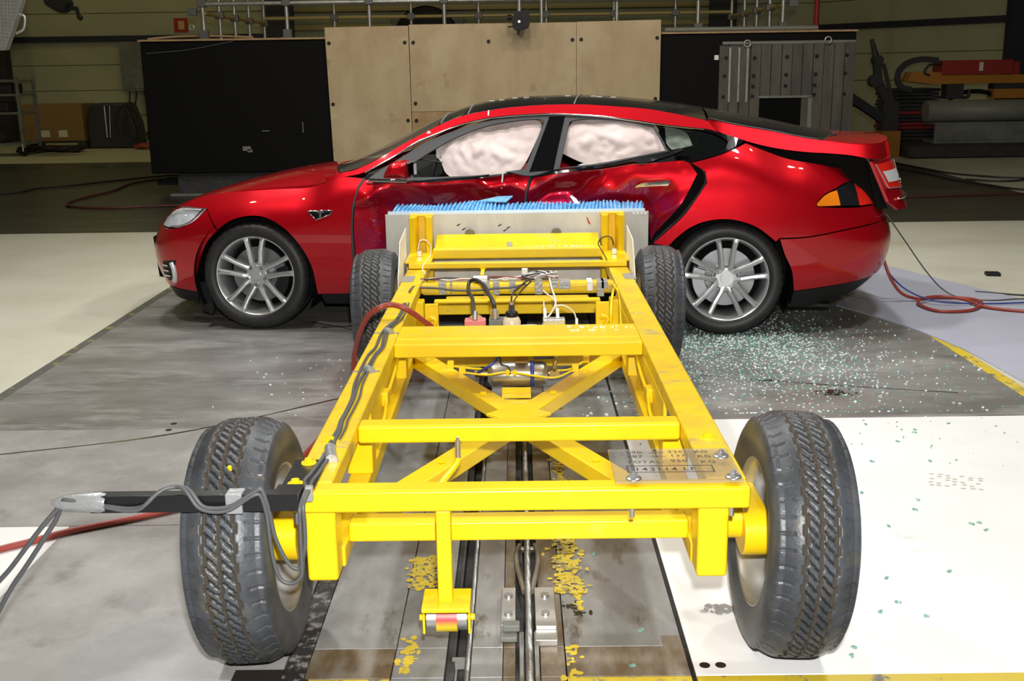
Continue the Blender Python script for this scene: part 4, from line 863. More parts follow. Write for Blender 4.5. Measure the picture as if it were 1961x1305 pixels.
dw2=[(-.556,2.68,.567),(-0.558,2.604,0.549),(-0.56,2.600,0.499),(-0.562,2.602,0.409),(-0.565,2.602,0.363),(-0.586,2.602,0.342),(-0.616,2.602,0.349),(-0.63,2.602,0.386),(-0.638,2.602,0.447),(-0.642,2.600,0.528),(-0.652,2.592,0.584),(-0.67,2.587,0.587),(-0.7,2.585,0.569),(-0.735,2.582,0.550),(-0.775,2.582,0.547),(-0.81,2.586,0.559),(-0.84,2.598,0.597),(-0.87,2.614,0.603),(-0.905,2.600,0.597),(-0.935,2.584,0.571),(-0.96,2.582,0.554),(-1,2.588,0.551),(-1.06,2.595,0.561),(-1.1,2.600,0.565)]
tube('signal_cable',[(a+.004*math.sin(b*5),b,.562) for a,b in cabA]+dwn,.0055,'cable_grey')
tube('signal_cable',[(a-.014+.006*math.sin(b*4+1),b,.562) for a,b in cabA]+dw2,.0055,'cable_grey')
tube('signal_cable',[(a+.013,b+.01,.562) for a,b in cabA[:15]],.004,'cable_grey')
for (x,y,w,d,rz) in ((-.552,4.46,.104,.014,0),(-.556,3.86,.100,.018,.1),(-.548,2.96,.035,.05,.2)):
    mb=MB(); mb.box(x-w/2,x+w/2,y-d/2,y+d/2,.5565,.5575); mb.cyl((x+.02,y-d,.562),(x+.0,y+d,.562),.017,10); O('duct_tape',mb,'tape',TR)
B('duct_tape',[(-.557,-.538,2.668,2.69,.535,.575)],'tape',.003)
# clear plate with the handwritten masses
mb=MB(); mb.box(.243,.576,2.690,2.942,.566,.573); sg=O('clear_plate',mb,'acrylic',TR,bevel=.002,label='clear acrylic plate with handwritten wheel loads')
for x,y in ((.548,2.875),(.552,2.715),(.292,2.712)):
    mb=MB(); mb.lathe([(0,.021),(.003,.020),(.003,0)],'z',20,(x,y,.573)); mb.cyl((x,y,.576),(x,y,.586),.012,6); mb.cyl((x,y,.586),(x,y,.592),.006,8); O('plate_bolt',mb,'zinc',sg,TR['_o'])
def text(name,body,x,y,z,size,par,m='label_black',rot=(0,0,0),off=None,sx=1,thick=.0002):
    cu=bpy.data.curves.new(name,'FONT'); cu.body=body; cu.size=size; cu.offset=thick; cu.space_character=1.15
    t=bpy.data.objects.new(name,cu); COL.objects.link(t); bpy.context.view_layer.update()
    me=bpy.data.meshes.new_from_object(t.evaluated_get(bpy.context.evaluated_depsgraph_get())); bpy.data.objects.remove(t); me.materials.clear()
    o=put(name,me,m,par,loc=Vector((x,y,z))-Vector(off or (0,0,0)),rot=rot); o.scale=(sx,1,1); return o
T0=TR['_o']; zt=.5745
for b,x,y,s in (('290',.290,2.900,.026),('336',.405,2.902,.026),('KG',.478,2.900,.026),('287',.290,2.866,.026),('137',.408,2.870,.026),('KG',.482,2.864,.026),('TOTAL:',.284,2.822,.027),('950',.405,2.828,.027),('KG',.484,2.820,.028),('143114 LF',.300,2.764,.034)):
    text('handwriting',b,x,y,zt,s,sg,off=T0)
mb=MB()
mb.box(.352,.394,2.905,2.907,zt-.0005,zt); mb.box(.354,.398,2.873,2.875,zt-.0005,zt); mb.box(.3705,.3725,2.868,2.926,zt-.0005,zt)
mb.add([(.364,2.918,zt),(.3795,2.918,zt),(.3715,2.934,zt)],[(0,1,2)])
for a in ((.281,.511,2.752,2.755),(.281,.511,2.800,2.803),(.281,.284,2.752,2.803),(.508,.511,2.752,2.803)): mb.box(*a,zt-.0005,zt)
O('handwritten_lines',mb,'label_black',sg,TR['_o'])
# air tank with brackets and pipes
mb=MB(); mb.lathe([(-.145,.0),(-.143,.03),(-.130,.050),(-.115,.056),(.098,.056),(.113,.050),(.124,.03),(.126,0)],'x',40,(0,4.72,.302)); tk=O('air_tank',mb,'tank',TR)
mb=MB(); mb.lathe([(.045,.058),(.045,.0585),(.062,.0585),(.062,.058)],'x',40,(0,4.72,.302)); O('tank_strap',mb,'cable_blue',tk,TR['_o'])
mb=MB(); mb.cyl((-.185,4.72,.305),(-.143,4.72,.305),.014,12); mb.cyl((-.20,4.72,.305),(-.18,4.72,.305),.020,6); O('tank_fitting',mb,'brass',tk,TR['_o']); mb=MB(); mb.cyl((.126,4.72,.305),(.160,4.72,.305),.014,12); mb.cyl((.152,4.70,.305),(.152,4.74,.305),.022,14); O('tank_fitting',mb,'brass',tk,TR['_o'])
B('tank_bracket',[(-.080,.046,4.60,4.72,.226,.236),(-.080,.046,4.640,4.646,.236,.262)],'yellow',.001)
B('tank_crossbar',[(-.20,.18,4.52,4.60,.196,.222)],'yellow',.003)
B('regulator_box',[(-.022,.036,4.66,4.72,.365,.41)],'cardboard',.004)
tube('yellow_pipe',[(-.236,4.55,.358),(-.146,4.56,.344),(-.071,4.60,.342),(-.018,4.60,.340),(.08,4.56,.334),(.155,4.55,.332),(.225,4.55,.362)],.0045,'yellow_clean')
tube('yellow_pipe',[(-.29,4.64,.362),(-.211,4.62,.357),(-.162,4.66,.342)],.0045,'yellow_clean'); tube('yellow_pipe',[(.155,4.71,.318),(.218,4.70,.326),(.285,4.70,.362)],.0045,'yellow_clean')
B('pipe_clip',[(-.06,-.045,4.59,4.61,.328,.352),(-.03,-.016,4.59,4.61,.330,.350)],'yellow_clean',.001)
for x,y in ((-.30,4.63),(-.245,4.54),(.29,4.70),(.235,4.55)): B('pipe_union',[(x-.014,x+.014,y-.014,y+.014,.358,.388)],'yellow_clean',.002)
tube('blue_hose',[(-.09,4.64,.43),(-.097,4.62,.401),(-.116,4.62,.378),(-.14,4.62,.362),(-.166,4.65,.340),(-.19,4.70,.312)],.0065,'cable_blue')
tube('black_pipe',[(-.084,4.64,.42),(-.084,4.62,.403),(-.080,4.62,.373),(-.056,4.62,.365),(-.043,4.61,.349),(-.044,4.60,.335)],.004,'cable_black')
tube('elbow_pipe',[(.185,4.70,.40),(.156,4.69,.366),(.152,4.69,.334),(.151,4.71,.318)],.009,'brass')
B('hydraulic_valve',[(.06,.15,4.70,4.80,.372,.41)],'blackpaint',.003)
# parts standing behind the second cross beam
B('equipment_tray',[(-.30,.32,4.74,5.12,.405,.412)],'yellow',.002)
mb=MB(); mb.lathe([(.412,0),(.412,.036),(.42,.040),(.515,.040),(.530,.034),(.538,.024),(.540,.0)],'z',32,(-.034,4.84,0)); bo=O('fluid_bottle',mb,'fluid',TR)
mb=MB(); mb.lathe([(.536,.0),(.536,.026),(.540,.028),(.556,.028),(.560,.024),(.562,.014),(.590,.012),(.590,0)],'z',24,(-.034,4.84,0)); O('bottle_cap',mb,'black',bo,TR['_o'])
mb=MB(); mb.cyl((-.034,4.84,.575),(-.034,4.84,.600),.010,10); O('bottle_connector',mb,'zinc',bo,TR['_o'])
mb=MB()
prof=[(.44,0)]
for k in range(8): prof+=[(.44+.012*k,.020),(.446+.012*k,.020),(.446+.012*k,.016),(.452+.012*k,.016)]
prof+=[(.536,.010),(.545,.010),(.545,0)]
mb.lathe(prof,'z',20,(-.113,4.98,0),smooth=False); O('ribbed_connector',mb,'zinc',TR)
B('connector_body',[(-.14,-.055,4.95,5.03,.42,.495)],'machine_grey',.003); B('connector_base',[(-.142,-.05,4.93,4.95,.412,.470)],'black',.002)
B('brake_caliper',[(-.245,-.150,4.80,4.86,.46,.530)],'pink',.006)
mb=MB(); mb.cyl((-.197,4.865,.500),(-.197,4.885,.500),.040,24); O('brake_rotor',mb,'brass',TR)
mb=MB(); mb.cyl((-.197,4.80,.528),(-.197,4.83,.562),.011,12); O('hose_fitting',mb,'zinc',TR)
B('valve_manifold',[(.11,.215,5.06,5.12,.412,.470)],'zinc',.004)
for x in (.13,.165,.195):
    mb=MB(); mb.cyl((x,5.06,.455),(x,5.045,.455),.014,16); O('manifold_port',mb,'zinc',TR)
tube('black_hose',[(-.205,4.82,.56),(-.211,5.0,.55),(-.225,5.2,.55),(-.245,5.3,.562),(-.246,5.38,.590),(-.215,5.36,.608),(-.17,5.25,.602),(-.14,5.10,.585),(-.118,5.0,.565),(-.113,4.98,.54)],.0095,'cable_black')
tube('black_hose',[(-.034,4.84,.595),(-.034,4.95,.605),(-.02,5.15,.595),(.01,5.3,.588),(.045,5.42,.592),(.06,5.50,.572)],.0045,'cable_black')
tube('black_hose',[(-.030,4.86,.590),(-.01,5.05,.585),(.02,5.28,.580),(.06,5.46,.575)],.0035,'cable_black')
tube('black_hose',[(-.535,5.30,.565),(-.531,5.47,.555),(-.51,5.483,.548),(-.47,5.483,.547),(-.414,5.483,.544),(-.349,5.483,.534),(-.273,5.483,.53),(-.182,5.483,.532),(-.106,5.483,.54),(-.036,5.483,.543),(.035,5.483,.561)],.0055,'cable_grey')
tube('white_wire',[(.152,5.42,.60),(.161,5.3,.566),(.176,5.2,.527),(.156,5.17,.483),(.122,5.13,.45),(.103,5.09,.42)],.0045,'cable_white')
tube('white_wire',[(.118,5.3,.56),(.142,5.25,.549),(.171,5.2,.532),(.178,5.15,.478),(.18,5.10,.45)],.0035,'cable_white')
tube('white_wire',[(.17,5.16,.512),(.204,5.16,.517),(.238,5.16,.502),(.262,5.16,.477),(.271,5.16,.447),(.273,5.14,.412)],.0035,'cable_white')
tube('white_wire',[(.118,5.2,.528),(.119,5.17,.493),(.121,5.12,.45)],.0035,'cable_white')
tube('white_wire',[(.01,4.85,.46),(.06,4.86,.475),(.09,4.9,.44)],.003,'cable_white'); tube('white_wire',[(.005,4.86,.49),(.08,4.9,.48),(.11,4.98,.44)],.003,'cable_white')
mb=MB(); mb.cyl((.273,5.14,.412),(.273,5.15,.455),.007,10); mb.cyl((.181,5.08,.47),(.180,5.11,.51),.008,10); mb.cyl((.122,5.09,.47),(.120,5.12,.51),.008,10); O('sensor_plug',mb,'white',TR)
tube('yellow_wire',[(.481,5.47,.552),(.457,5.35,.507),(.445,5.25,.463),(.441,5.2,.40)],.007,'yellow_clean'); tube('yellow_wire',[(.472,5.45,.557),(.489,5.35,.540),(.489,5.25,.508),(.488,5.2,.459),(.486,5.15,.414)],.006,'yellow_clean')
for x in (-.405,.385):
    mb=MB(); mb.tube(cr([(x,4.98,.44),(x+.012,4.97,.47),(x+.022,4.97,.49),(x,4.97,.505),(x-.01,4.98,.49)],4),.010,8); mb.box(x-.03,x+.03,5.0,5.03,.42,.56); O('tow_hook',mb,'yellow',TR)
# wiring loom and tape on the front tube
rnd=random.Random(3)
for k in range(7):
    pts=[(x,5.535+rnd.uniform(-.02,.02),.574+rnd.uniform(0,.014)+.016*math.exp(-((x-.09)/.08)**2)) for x in np.linspace(-.23 if k<4 else -.50,.20 if k<5 else .06,9)]
    tube('loom_wire',pts,.0035,('cable_white','cable_white','cable_black','cable_white','hose_red','cable_black','cable_white')[k])
for k in range(6):
    c=(.075+.012*k,5.53,.597); pts=[(c[0]+.058*math.cos(t),c[1]+.02*math.sin(t),c[2]+.016*math.sin(t+.4*k)) for t in np.linspace(0,2*PI*.95,12)]
    tube('loom_coil',pts,.0035,'cable_white' if k%2 else 'cable_black')
B('white_connector',[(-.232,-.16,5.50,5.56,.568,.592)],'white',.004); B('white_connector',[(.015,.045,5.52,5.55,.600,.630)],'white',.003)
for x0,x1,z0 in ((-.405,-.368,.510),(-.348,-.338,.512),(-.176,-.148,.503),(-.132,-.100,.503),(-.048,-.018,.520),(.080,.118,.505),(.165,.195,.535),(.20,.26,.530),(.395,.43,.49),(.415,.448,.53)):
    B('duct_tape',[(x0,x1,5.4865,5.575,z0,.5685)],'tape',.002)
B('duct_tape',[(.345,.372,5.4875,5.5885,.520,.5675)],'white',.002)
mb=MB(); mb.cyl((-.195,5.97,.57),(-.195,5.97,.555),.02,6); mb.box(-.205,-.185,5.78,5.97,.545,.557); O('bar_bolt',mb,'yellow_clean',TR)
tube('white_wire',[(-.559,6.1,.64),(-.547,6.1,.69),(-.519,6.1,.698),(-.497,6.1,.678),(-.487,6.1,.649),(-.494,6.08,.605),(-.506,6.0,.598),(-.52,5.9,.575),(-.49,5.7,.58)],.003,'cable_white')
tube('black_wire',[(.48,5.95,.597),(.457,6.1,.637),(.443,6.1,.665),(.457,6.1,.693),(.49,6.1,.706),(.518,6.1,.695),(.532,6.12,.655)],.003,'cable_black')
for x in (-.555,.535): B('accelerometer',[(x-.014,x+.014,6.13,6.16,.597,.630)],'zinc',.003)
for x in (-.28,.22):
    mb=MB(); mb.cyl((x,6.372,.69),(x,6.362,.688),.03,20); O('plate_bolt_head',mb,'machine_grey',TR)
B('duct_tape',[(-.065,-.035,6.20,6.215,.640,.664)],'tape',.001)
# ---- loose hoses leaving the trolley
def solo_tube(name,pts,r,m,label,cat,group=None,k=6,n=8):
    mb=MB(); mb.tube(cr(pts,k),r,n); return solo(name,mb,m,label,cat,group)
solo_tube('air_hose',[(-2.1,3.30,.013),(-1.865,3.509,.013),(-1.818,3.563,.013),(-1.736,3.626,.013),(-1.631,3.714,.013),(-1.449,3.819,.013),(-1.261,3.939,.013),(-1.147,3.999,.013),(-.997,4.149,.013),(-.93,4.5,.013),(-.87,5.0,.013),(-.82,5.15,.06),(-.777,5.018,.30),(-.761,4.964,.36),(-.713,4.816,.48),(-.669,4.751,.56),(-.615,4.715,.607),(-.563,4.728,.62),(-.51,4.721,.61),(-.465,4.733,.58),(-.427,4.765,.54),(-.392,4.807,.5),(-.37,4.85,.44)],.0125,'hose_red','dark red air hose from the grey floor up over the left yellow rail','hose')
cb=MB(); cb.tube(cr([(-1.10,2.597,.567),(-1.146,2.60,.576),(-1.168,2.61,.553),(-1.213,2.6,.504),(-1.26,2.6,.448),(-1.307,2.6,.391),(-1.361,2.6,.333),(-1.45,2.6,.22),(-1.56,2.62,.10),(-1.7,2.65,.012)],6),.0065,8)
cb.tube(cr([(-1.10,2.602,.560),(-1.152,2.61,.563),(-1.188,2.62,.509),(-1.228,2.62,.453),(-1.275,2.62,.388),(-1.324,2.62,.323),(-1.383,2.62,.227),(-1.46,2.64,.11),(-1.6,2.68,.012)],6),.0065,8)
solo('trailing_cables',cb,'cable_grey','grey twin cables hanging from the taped end of the black arm','cable')
# ---------------------------------------------------------------- floor, rails, walls
FL=O('floor',MB().box(-26,-.67,-8,30,-.16,-.004).box(.47,26,-8,30,-.16,-.004).box(-.67,.47,14.2,30,-.16,-.004).box(-.67,.47,-8,1,-.16,-.004).box(-.67,.47,1,14.2,-.16,-.13),'slab2'); FL['kind']='structure'; FL['_o']=(0,0,0)
def panel(x0,x1,y0,y1,m,name='floor_panel',z0=-.006,z1=0,bev=.002,label=None): return O(name,MB().box(x0,x1,y0,y1,z0,z1),m,FL,(0,0,0),bevel=bev,label=label)
panel(-26,-2.725,5.035,11.57,'floor'); panel(-2.66,-.668,5.035,8.3,'slab'); panel(-2.66,-.668,8.304,11.57,'slab')
panel(.468,2.495,5.035,8.3,'slab'); panel(.468,2.495,8.304,11.57,'slab')
panel(-2.722,-2.662,5.035,11.57,'edgeworn','edge_strip',label='worn dark and yellow edge strip of the grey slab')
panel(2.498,2.565,5.035,7.6,'yline','edge_strip',label='yellow edge strip of the grey slab'); panel(2.498,2.565,7.6,11.57,'slab','edge_strip')
panel(2.568,26,2.0,11.57,'floor')
panel(-26,-.668,4.935,5.03,'slab','joint_plate',label='steel joint plate across the grey slab'); panel(.468,2.565,4.972,5.03,'slab','joint_plate')
panel(-26,-.668,3.792,4.93,'slab2'); panel(-1.662,-.668,2.715,3.788,'slab2'); panel(-26,-1.666,2.715,3.788,'whitefloor')
panel(.470,2.564,2.715,4.968,'whitefloor')
panel(-26,-.668,-8,2.655,'slab2'); panel(.470,26,-8,1.99,'slab2'); panel(.470,2.564,1.99,2.655,'slab2')
panel(-26,-.668,2.658,2.712,'slab2','line_strip'); panel(.470,2.564,2.658,2.712,'yline','line_strip')
panel(-26,6.4,11.574,20.05,'darkfloor'); panel(6.404,26,11.574,30,'floor'); panel(-26,6.4,20.054,20.30,'blackpaint','step_edge'); panel(-26,6.4,20.304,21.2,'darkfloor'); panel(-26,6.4,21.204,30,'floor')
O('floor_panel',MB().prism([(-9.5,13.2),(-6.85,14.05),(-9.5,14.05)],'z',-.003,.001),'floor',FL,(0,0,0))
# drain covers and fixing holes in the floor
for x,y in ((-1.645,5.0),(-1.641,4.905),(.501,2.765),(.545,2.765),(-.66,2.70),(-.60,2.70)):
    O('floor_socket',MB().cyl((x,y,-.002),(x,y,.0012),.015,20),'stain',FL,(0,0,0))
O('floor_socket_plate',MB().box(-.80,-.665,2.705,2.765,-.002,.0008),'stain',FL,(0,0,0))
# steel cover plates of the sled rail
ys=[1.0,2.655,2.712,2.875,4.95,7.4,10.0,14.2]
for k in range(len(ys)-1):
    y0,y1=ys[k]+.0015,ys[k+1]-.0015
    for x0,x1,m in ((-.601,-.366,'railplate'),(-.363,-.219,'railplate'),(-.147,-.059,'railplate'),(-.057,-.023,'railbrown'),(.047,.116,'railbrown'),(.119,.456,'railplate')):
        mm=m
        if 2.7<y0<2.8 and x1 in(-.366,.456): mm='railbrown'
        if 2.65<y0<2.7 and x0 in(-.601,.119): mm='yline'
        O('rail_plate',MB().box(x0,x1,y0,y1,-.012,.0005*(k%3)),mm,FL,(0,0,0),bevel=.0015)
    O('worn_strip',MB().box(-.664,-.604,y0,y1,-.006,-.0005),'blackline',FL,(0,0,0)); O('gap_strip',MB().box(.458,.468,y0,y1,-.010,-.004),'black',FL,(0,0,0))
panel(.40,.455,2.74,2.93,'railbrown','rust_patch',-.001,.0022,0)
for x0,x1 in ((-.219,-.147),(-.023,.047)):
    O('rail_trough',MB().box(x0-.004,x0-.001,1,14.2,-.125,-.012).box(x1+.001,x1+.004,1,14.2,-.125,-.012).box(x0,x1,1,14.2,-.13,-.10).box(x0,x0+.022,1,14.2,-.10,-.035),'trough',FL,(0,0,0))
O('trough_bracket',MB().box(-.205,-.150,2.86,2.875,-.06,-.03).box(-.205,-.190,2.80,2.90,-.10,-.06),'machine_grey',FL,(0,0,0))
# worn yellow paint on the plates
def splash(cx,cy,w,h,n,seed,m='yline',name='paint_patch'):
    r=random.Random(seed); mb=MB()
    for i in range(n):
        x=cx+r.gauss(0,w); y=cy+r.uniform(-h,h); a=r.uniform(.003,.015); b=r.uniform(.003,.018); q=[(x+a*math.cos(t)*r.uniform(.6,1.2),y+b*math.sin(t)*r.uniform(.6,1.2),.0016+i*2e-5) for t in np.linspace(0,2*PI,7)[:-1]]
        mb.add(q,[tuple(range(6))])
    o=O(name,mb,m,FL,(0,0,0)); o['kind']='stuff'; return o
splash(-.325,3.36,.026,.12,170,1); splash(.150,3.42,.022,.22,300,2); splash(.175,3.2,.004,.12,30,3); splash(-.325,2.84,.014,.10,45,4); splash(.14,2.78,.01,.10,25,5); splash(.163,4.3,.015,.35,160,6)
splash(.155,3.1,.02,.05,14,8,'stain','dirt_patch'); splash(1.58,5.38,.045,.05,60,9,'stain','oil_patch'); splash(1.30,5.62,.03,.02,16,10,'stain','oil_patch'); splash(.60,3.09,.03,.025,40,11,'slab2','worn_patch')
mb=MB()
for i in range(7):
    for j in range(5):
        x=1.60+.028*i+.012*j+random.uniform(-.006,.006); y=4.10+.03*j-.01*i+random.uniform(-.006,.006)
        if (i+j)%4==3: continue
        mb.add([(x,y,.0012),(x+.018,y-.004,.0012),(x+.02,y+.006,.0012),(x+.004,y+.010,.0012)],[(0,1,2,3)])
o=O('tread_print',mb,'floor',FL,(0,0,0)); o['kind']='stuff'
# skid and crack lines across the grey slab
for pts,r_ in (([(-2.0,7.55),(-1.3,7.1),(-.8,6.7),(-.67,6.6)],.006),([(-2.4,4.55),(-1.6,4.85),(-.9,5.4),(-.70,5.55)],.007),([(.95,5.75),(1.5,5.55),(2.2,5.35)],.005)):
    mb=MB(); P=[Vector((a,b,.0012)) for a,b in pts]; c=cr(P,8); vs_=[]
    for i,p in enumerate(c):
        d=(c[min(i+1,len(c)-1)]-c[max(i-1,0)]).normalized(); n_=Vector((-d.y,d.x,0))*r_*random.uniform(.5,1.2); vs_+=[p-n_,p+n_]
    mb.add(vs_,[(2*i,2*i+2,2*i+3,2*i+1) for i in range(len(c)-1)]); O('skid_mark',mb,'stain',FL,(0,0,0))
# wire ropes
def wire_rope(x,y0,y1,z,r,label,cat='cable'):
    mb=MB(); n=int((y1-y0)/.006)
    for s in range(6):
        pts=[(x+r*.62*math.cos(2*PI*(i/10+s/6)),y0+(y1-y0)*i/n,z+r*.62*math.sin(2*PI*(i/10+s/6))) for i in range(n+1)]
        mb.tube(pts,r*.40,4,False)
    return solo('wire_rope',mb,'rope',label,cat)
wire_rope(-.158,2.45,5.0,-.018,.009,'thin steel wire rope lying in the left slot of the rail')
wire_rope(.016,2.45,5.0,.028,.011,'thick steel wire rope running through the tow clamp on the centre rail')
# tow clamp
TC_=thing('tow_clamp','steel tow clamp with four bolts gripping the rope on the centre rail','clamp',(.016,3.06,0)); 
def TB(name,bx,m='steel',bevel=.003,kind=None):
    mb=MB(); 
    for b in bx: mb.box(*b)
    return O(name,mb,m,TC_,TC_['_o'],bevel=bevel)
TB('clamp_block',[(-.066,-.022,2.945,3.185,.001,.034)]); TB('clamp_block',[(.036,.098,2.935,3.185,.001,.034)])
TB('clamp_foot',[(-.067,-.018,2.90,2.945,.001,.016)],'machine_grey'); TB('clamp_foot',[(.034,.099,2.875,2.935,.001,.022)])
for x in (-.044,.067):
    for y in (3.01,3.125):
        mb=MB(); mb.cyl((x,y,.034),(x,y,.041),.013,16); O('clamp_bolt',mb,'zinc',TC_,TC_['_o'],bevel=.001)
for s in (-1,1):
    mb=MB(); mb.tube(cr([(.016+s*.012,3.19,.015),(.016+s*.022,3.27,.018),(.016+s*.034,3.38,.018),(.016+s*.036,3.47,.018),(.016+s*.026,3.54,.015)],5),.009,8); O('clamp_jaw',mb,'railbrown',TC_,TC_['_o'])
TB('clamp_slide',[(-.012,.002,2.50,2.93,.001,.020),(.030,.044,2.50,2.93,.001,.020)],'zinc'); TB('clamp_pin',[(-.006,.040,3.50,3.525,.005,.018)],'zinc')
TB('clamp_tongue',[(-.060,-.010,2.93,2.965,.018,.038)],'machine_grey')
# shade on the floor painted as a lilac sheet; hoses behind the car
mb=MB(); mb.prism([(2.18,7.46),(2.35,7.9),(2.62,8.5),(3.0,9.05),(3.25,8.3),(3.516,7.57),(3.75,7.2),(3.9,6.4),(3.3,5.9),(2.80,5.55),(2.615,5.40),(2.598,5.55),(2.585,5.864),(2.565,6.214),(2.473,6.678),(2.33,7.1)],'z',.0005,.006); solo('floor_shade',mb,'shade_lilac','lilac grey painted shade on the floor behind the car tail','shade')
solo_tube('coiled_hose',[(2.50,7.72,.56),(2.51,7.66,.44),(2.53,7.6,.30),(2.58,7.56,.16),(2.66,7.55,.06),(2.782,7.558,.02),(2.908,7.604,.018),(3.114,7.573,.018),(3.157,7.411,.018),(2.996,7.185,.018),(2.782,7.166,.018),(2.721,7.335,.02),(2.752,7.471,.034),(2.924,7.549,.038),(3.066,7.451,.030),(3.12,7.277,.020),(3.322,7.133,.017),(3.6,7.05,.017),(4.6,6.9,.017)],.011,'hose_red','red hose coiled on the lilac painted shade behind the car tail','hose')
solo_tube('blue_cable',[(2.49,7.74,.58),(2.50,7.68,.47),(2.52,7.62,.33),(2.57,7.58,.20),(2.70,7.56,.08),(2.86,7.42,.03),(3.165,7.385,.018),(3.441,7.402,.018),(3.8,7.42,.018),(4.6,7.5,.018)],.006,'cable_blue','blue cable hanging from the car tail beside the red hose','cable')
solo_tube('grey_cable',[(2.49,7.78,.64),(2.56,7.72,.60),(2.70,7.72,.42),(2.86,7.70,.20),(2.99,7.68,.06),(3.10,7.60,.012),(3.28,7.52,.012),(3.51,7.56,.012),(3.9,7.5,.012),(4.6,7.4,.012)],.005,'cable_grey','thin grey cable arcing down from the car tail to the painted shade','cable')
solo_tube('floor_cable',[(3.288,7.851,.008),(3.42,7.78,.008),(3.573,7.699,.008),(3.9,7.6,.008),(4.8,7.3,.008)],.006,'cable_black','short black cable on the beige floor right of the lilac painted shade','cable')
mb=MB(); mb.prism([(3.63,8.47),(3.73,8.45),(3.74,8.53),(3.64,8.55)],'z',.0005,.028); solo('rubber_block',mb,'black','small black block lying alone on the beige floor at right','block',bevel=.005)
# broken glass
def crumb(r): 
    v=[(r.uniform(.55,1)*a,r.uniform(.55,1)*b,c*r.uniform(.4,1)) for a,b,c in ((-1,-1,0),(1,-1,0),(1,1,0),(-1,1,0),(-.8,-.9,1),(.9,-.7,1),(.8,.9,1),(-.9,.8,1))]
    return v,[(3,2,1,0),(4,5,6,7),(0,1,5,4),(1,2,6,5),(2,3,7,6),(3,0,4,7)]
r=random.Random(5); mb=MB(); mw=MB()
def scatter(n,f,smin,smax):
    for _ in range(n):
        x,y=f()
        v,fc=crumb(r); s=r.uniform(smin,smax); a=r.uniform(0,PI); c,d=math.cos(a),math.sin(a)
        (mb if r.random()<.55 else mw).add([(x+s*(p[0]*c-p[1]*d),y+s*(p[0]*d+p[1]*c),.001+s*p[2]) for p in v],fc)
scatter(3000,lambda:(min(max(r.gauss(1.35,.42),.85),2.6),min(max(r.gauss(6.15,.55),5.05),7.3)),.0025,.0065)
scatter(1500,lambda:(r.uniform(.86,1.9),6.1+r.gauss(0,.42)),.0025,.006)
scatter(700,lambda:(r.uniform(.90,1.7),6.45+r.gauss(0,.16)),.003,.007)
scatter(260,lambda:(r.uniform(.5,2.5),r.uniform(5.05,6.6)),.003,.009)
scatter(60,lambda:(r.uniform(.25,.62),r.uniform(4.2,5.6)),.003,.009)
scatter(70,lambda:(r.gauss(-1.05,.22),r.gauss(5.75,.3)),.003,.007)
scatter(60,lambda:(r.uniform(.8,2.4),r.uniform(4.3,5.0)),.003,.006)
for mb_,m_,l_ in ((mb,'shard','green glass crumbs spilled over the grey slab by the car rear wheel'),(mw,'shard_white','sparkling white glass crumbs spilled over the grey slab by the car rear wheel')):
    pass
nA=len(mb.f); mb.add(mw.v,mw.f); o=solo('broken_glass',mb,'shard','green and white glass crumbs spilled over the grey slab by the car rear wheel','glass',kind='stuff')
o.data.materials.append(M['shard_white']); o.data.polygons.foreach_set('material_index',[0]*nA+[1]*(len(mb.f)-nA))
mb=MB()
for _ in range(70):
    x=.20+abs(r.gauss(0,.15)); y=r.choice((4.50,4.45,4.52,6.16,6.18)); z=.560 if y<5 else .641
    if y>5: x=r.uniform(.0,.42)
    v,fc=crumb(r); s=r.uniform(.003,.006); mb.add([(x+s*p[0],y+s*p[1],z+s*p[2]) for p in v],fc)
solo('glass_crumbs',mb,'shard_white','white glass crumbs lying on the yellow cross beams of the trolley','glass',kind='stuff')
G=[(1.311,4.023),(1.504,3.942),(1.462,3.851),(1.31,3.7),(1.175,3.284),(1.081,3.063),(1.155,3.123),(1.21,3.034),(1.221,3.813),(1.234,3.774),(1.613,3.71),(1.645,3.718),(1.646,3.653),(1.391,3.332),(.922,2.805),(.937,2.848),(.892,2.87),(1.654,4.616),(1.766,4.734),(1.784,4.778),(1.583,4.862),(1.701,4.368),(1.465,4.37),(1.966,4.855),(.343,2.967),(.299,2.762),(.249,3.495)]
protos=[]
for k in range(4):
    m_=MB()
    for q in range(3):
        v,fc=crumb(r); s=.0058; ox,oy=r.uniform(-.008,.008),r.uniform(-.008,.008); m_.add([(ox+s*p[0],oy+s*p[1],s*p[2]) for p in v],fc)
    protos.append(m_.mesh('glass_shard'))
for k,(x,y) in enumerate(G):
    wh_=x>.47
    o=put('glass_shard',protos[k%4],'shard',None,loc=(x,y,.001),rot=(0,0,r.uniform(0,6)))
    tag(o,'small green glass piece lying alone on the white floor' if wh_ else ('green glass piece on the rail plate near the front left edge of the clamp','green glass piece on the rail plate closest to the yellow line','green glass piece on the rail plate under the rear cross beam')[k-24],'glass','glass pieces on the white floor' if wh_ else None)
